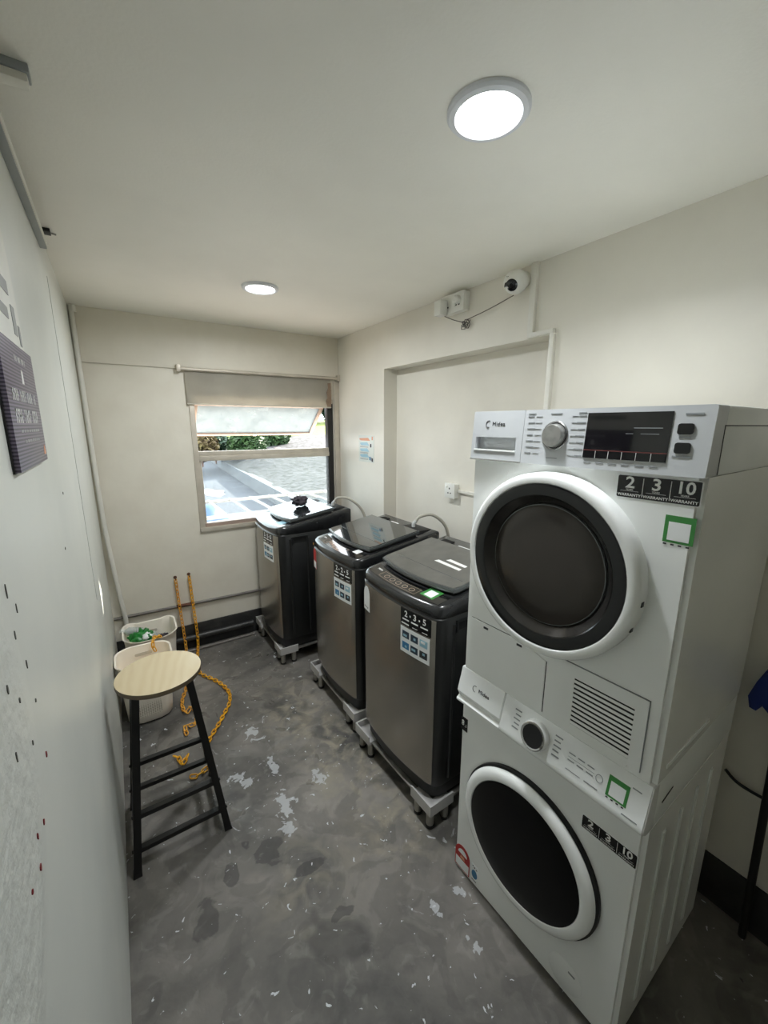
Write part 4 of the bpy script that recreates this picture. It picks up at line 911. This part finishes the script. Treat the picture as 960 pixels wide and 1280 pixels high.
# gravel bank rising to the right of the kerb
bm = bmesh.new(); nx, ny = 40, 40; V = []
from mathutils import noise as nz
for j in range(ny+1):
    row = []; t = j/ny; y = 7+t*50; x0 = 4.05+(y-9)*.073
    for i in range(nx+1):
        s = (i/nx)**1.4; x = x0+s*40; d = x-x0
        z = -.48+min(d, 6)*.06+max(0, y-16)*.075*min(1, d/1.5)
        z = min(z, 2.2)+.10*nz.noise(Vector((x*.7, y*.5, 0)))+.05*nz.noise(Vector((x*2, y*1.6, 4)))
        row.append(bm.verts.new((x, y, z if d > 0 else -.5)))
    V.append(row)
for j in range(ny):
    for i in range(nx): bm.faces.new((V[j][i], V[j][i+1], V[j+1][i+1], V[j+1][i]))
gb = struct(fin('gravel_bank', bm, ['gravel', 'lawn'], None, ang=180))
for p in gb.data.polygons:
    if p.center.y > 30: p.material_index = 1
kb = thing('kerb_wall', 'low pale concrete kerb wall running away outside the window', 'wall', (4.0, 8.5, -1))
bm = bmesh.new()
for k in range(5):
    y0, y1 = k*5, k*5+4.97
    for q in (0,):
        xs0, xs1 = y0*.073, y1*.073
        vv = [bm.verts.new(p) for p in ((xs0, y0, 0), (xs0+.3, y0, 0), (xs1+.3, y1, 0), (xs1, y1, 0), (xs0, y0, .52), (xs0+.3, y0, .52), (xs1+.3, y1, .52), (xs1, y1, .52))]
        for ff in ((0,1,2,3), (4,7,6,5), (0,4,5,1), (1,5,6,2), (2,6,7,3), (3,7,4,0)): bm.faces.new([vv[i] for i in ff])
    o = fin('wall_block', bm, 'kerb', kb, False); bm = bmesh.new()
bm.free()
tag(prism('paint_splash', [(3.05+.42*math.cos(a)*(1+.25*math.sin(5*a)), 17.2+1.0*math.sin(a)*(1+.2*math.cos(4*a))) for a in [2*PI*k/26 for k in range(26)]], 'white_metal', None, 'z', -1.0, -.992), 'irregular white paint splash on the yard outside the window', 'paint mark')
ld = thing('outside_ledge', 'pale concrete ledge directly below the window outside', 'ledge', (0, 0, -1)); box('slab', (-.5, 3.32, 1.14), (5, 6.3, 1.28), 'ledge', ld, .01); box('support_wall', (-.5, 3.32, 0), (5, 6.1, 1.14), 'kerb', ld)
rk = thing('metal_rack', 'white painted metal frame with cross bars outside below the window', 'rack', (.70, 4.95, .28))
for y in (0, 1.05): tube('long_rail', [(0, y, .32), (3.2, y+.08, .32)], .022, 'white_metal', rk, 8)
for k in range(12): tube('cross_bar', [(.02+.285*k, 0, .335), (.02+.285*k, 1.08, .335)], .017, 'white_metal', rk, 8)
for x in (.05, 1.6, 3.1):
    for y in (0.02, 1.05): tube('post', [(x, y, 0), (x, y, .32)], .02, 'white_metal', rk, 8)
tp = thing('tarpaulin_heap', 'bright blue tarpaulin mound in the yard outside the window', 'tarpaulin', (1.12, 7.9, -1))
blob('tarp_sheet', (0, 0, .55), (.62, .75, .74), 'tarp', tp, 4, .10, 3, 2.0); tube('tarp_edge_rope', [(.60*math.cos(a), .74*math.sin(a), .30) for a in [2*PI*k/24 for k in range(24)]], .02, 'tarp', tp, 6, True)
tag(blob('plastic_crate', (.98, 5.6, .385), (.22, .28, .09), 'tarp', None, 3, .08, 5, 2.0), 'small blue plastic sheet bundle under the white rack outside', 'bundle')
def bush(label, c, rad, m_, n, seed, leaf=.16, name='leafy_bush', trunk=True):
    rn = random.Random(seed); t = thing(name, label, 'bush' if name == 'leafy_bush' else 'tree', (c[0], c[1], c[2]), 0, 'plants outside the window'); bm = bmesh.new()
    for k in range(n):
        d = Vector((rn.gauss(0, 1), rn.gauss(0, 1), rn.gauss(0, 1))).normalized()*(.35+.65*rn.random()**.5)
        p = Vector((d.x*rad[0], d.y*rad[1], rad[2]+d.z*rad[2])); a = Vector((rn.uniform(-1, 1), rn.uniform(-1, 1), rn.uniform(-.6, .8))).normalized()
        b = a.cross(Vector((rn.uniform(-1, 1), rn.uniform(-1, 1), rn.uniform(-1, 1)))).normalized(); s = leaf*rn.uniform(.6, 1.3)
        bm.faces.new([bm.verts.new(p+q) for q in (-a*s, b*s*.38, a*s, -b*s*.38)])
    lv = fin('foliage', bm, m_, t, False); lv['kind'] = 'stuff'
    bm = bmesh.new()
    for k in range(4): atube(bm, [(0, 0, -.3), (rn.uniform(-.1, .1), rn.uniform(-.1, .1), rad[2]*.5), (rn.uniform(-.5, .5)*rad[0], rn.uniform(-.5, .5)*rad[1], rad[2]*1.3)], .04, 5)
    fin('stems', bm, 'rust', t)
labs = ['dry reddish brown shrub at the left edge of the bank outside', 'dense dark green shrub on the bank outside', 'broad light green shrub on the bank outside', 'blue-green shrub beside the stones outside', 'bushy green shrub behind the stones outside', 'olive green shrub at the top of the gravel bank outside', 'sparse green shrub right of the stones outside']
for i, (x, y, z, rx, rz_, m_, n) in enumerate(((3.9, 25.0, -.3, .9, .85, 'leaf3', 420), (5.0, 24.5, -.35, .9, .80, 'leaf2', 480), (6.2, 24.5, -.3, 1.1, .85, 'leaf1', 560), (7.4, 25.5, .0, .9, .7, 'leaf2', 420), (8.5, 26.5, .2, 1.0, .7, 'leaf1', 460), (9.8, 28, .5, 1.1, .6, 'leaf3', 420), (11.2, 32.0, .8, 1.2, .5, 'leaf1', 420))):
    bush(labs[i], (x, y+(1.7 if i % 2 else -.9), z), (rx*.95, .8, rz_), m_, int(n*2.6), 30+i, .19)
for i, (x, y, z, r_) in enumerate(((17.0, 42, 2.0, 1.9), (21.6, 43, 2.0, 2.2), (12.4, 46, 2.0, 2.2), (7.2, 48, 1.6, 2.4))):
    bush(['round dark tree beyond the lawn outside', 'dark tree at the far edge of the lawn outside', 'tall dark tree behind the gravel bank outside', 'wide dark tree behind the shrubs outside'][i], (x, y, z), (r_, 1.6, r_), 'leaf2', 1500, 60+i, .5, 'leafy_tree')
for i, (x, y, z, r_) in enumerate(((6.75, 22.0, .06, .26), (7.9, 23.5, .22, .22), (8.4, 23.2, .18, .18))):
    tag(blob('field_stone', (x, y, z), (r_*1.4, r_, r_*.7), 'rock', None, 3, .25, 40+i, 2.), ['largest pinkish stone among the shrubs outside', 'middle-sized stone among the shrubs outside', 'smallest stone among the shrubs outside'][i], 'stone')
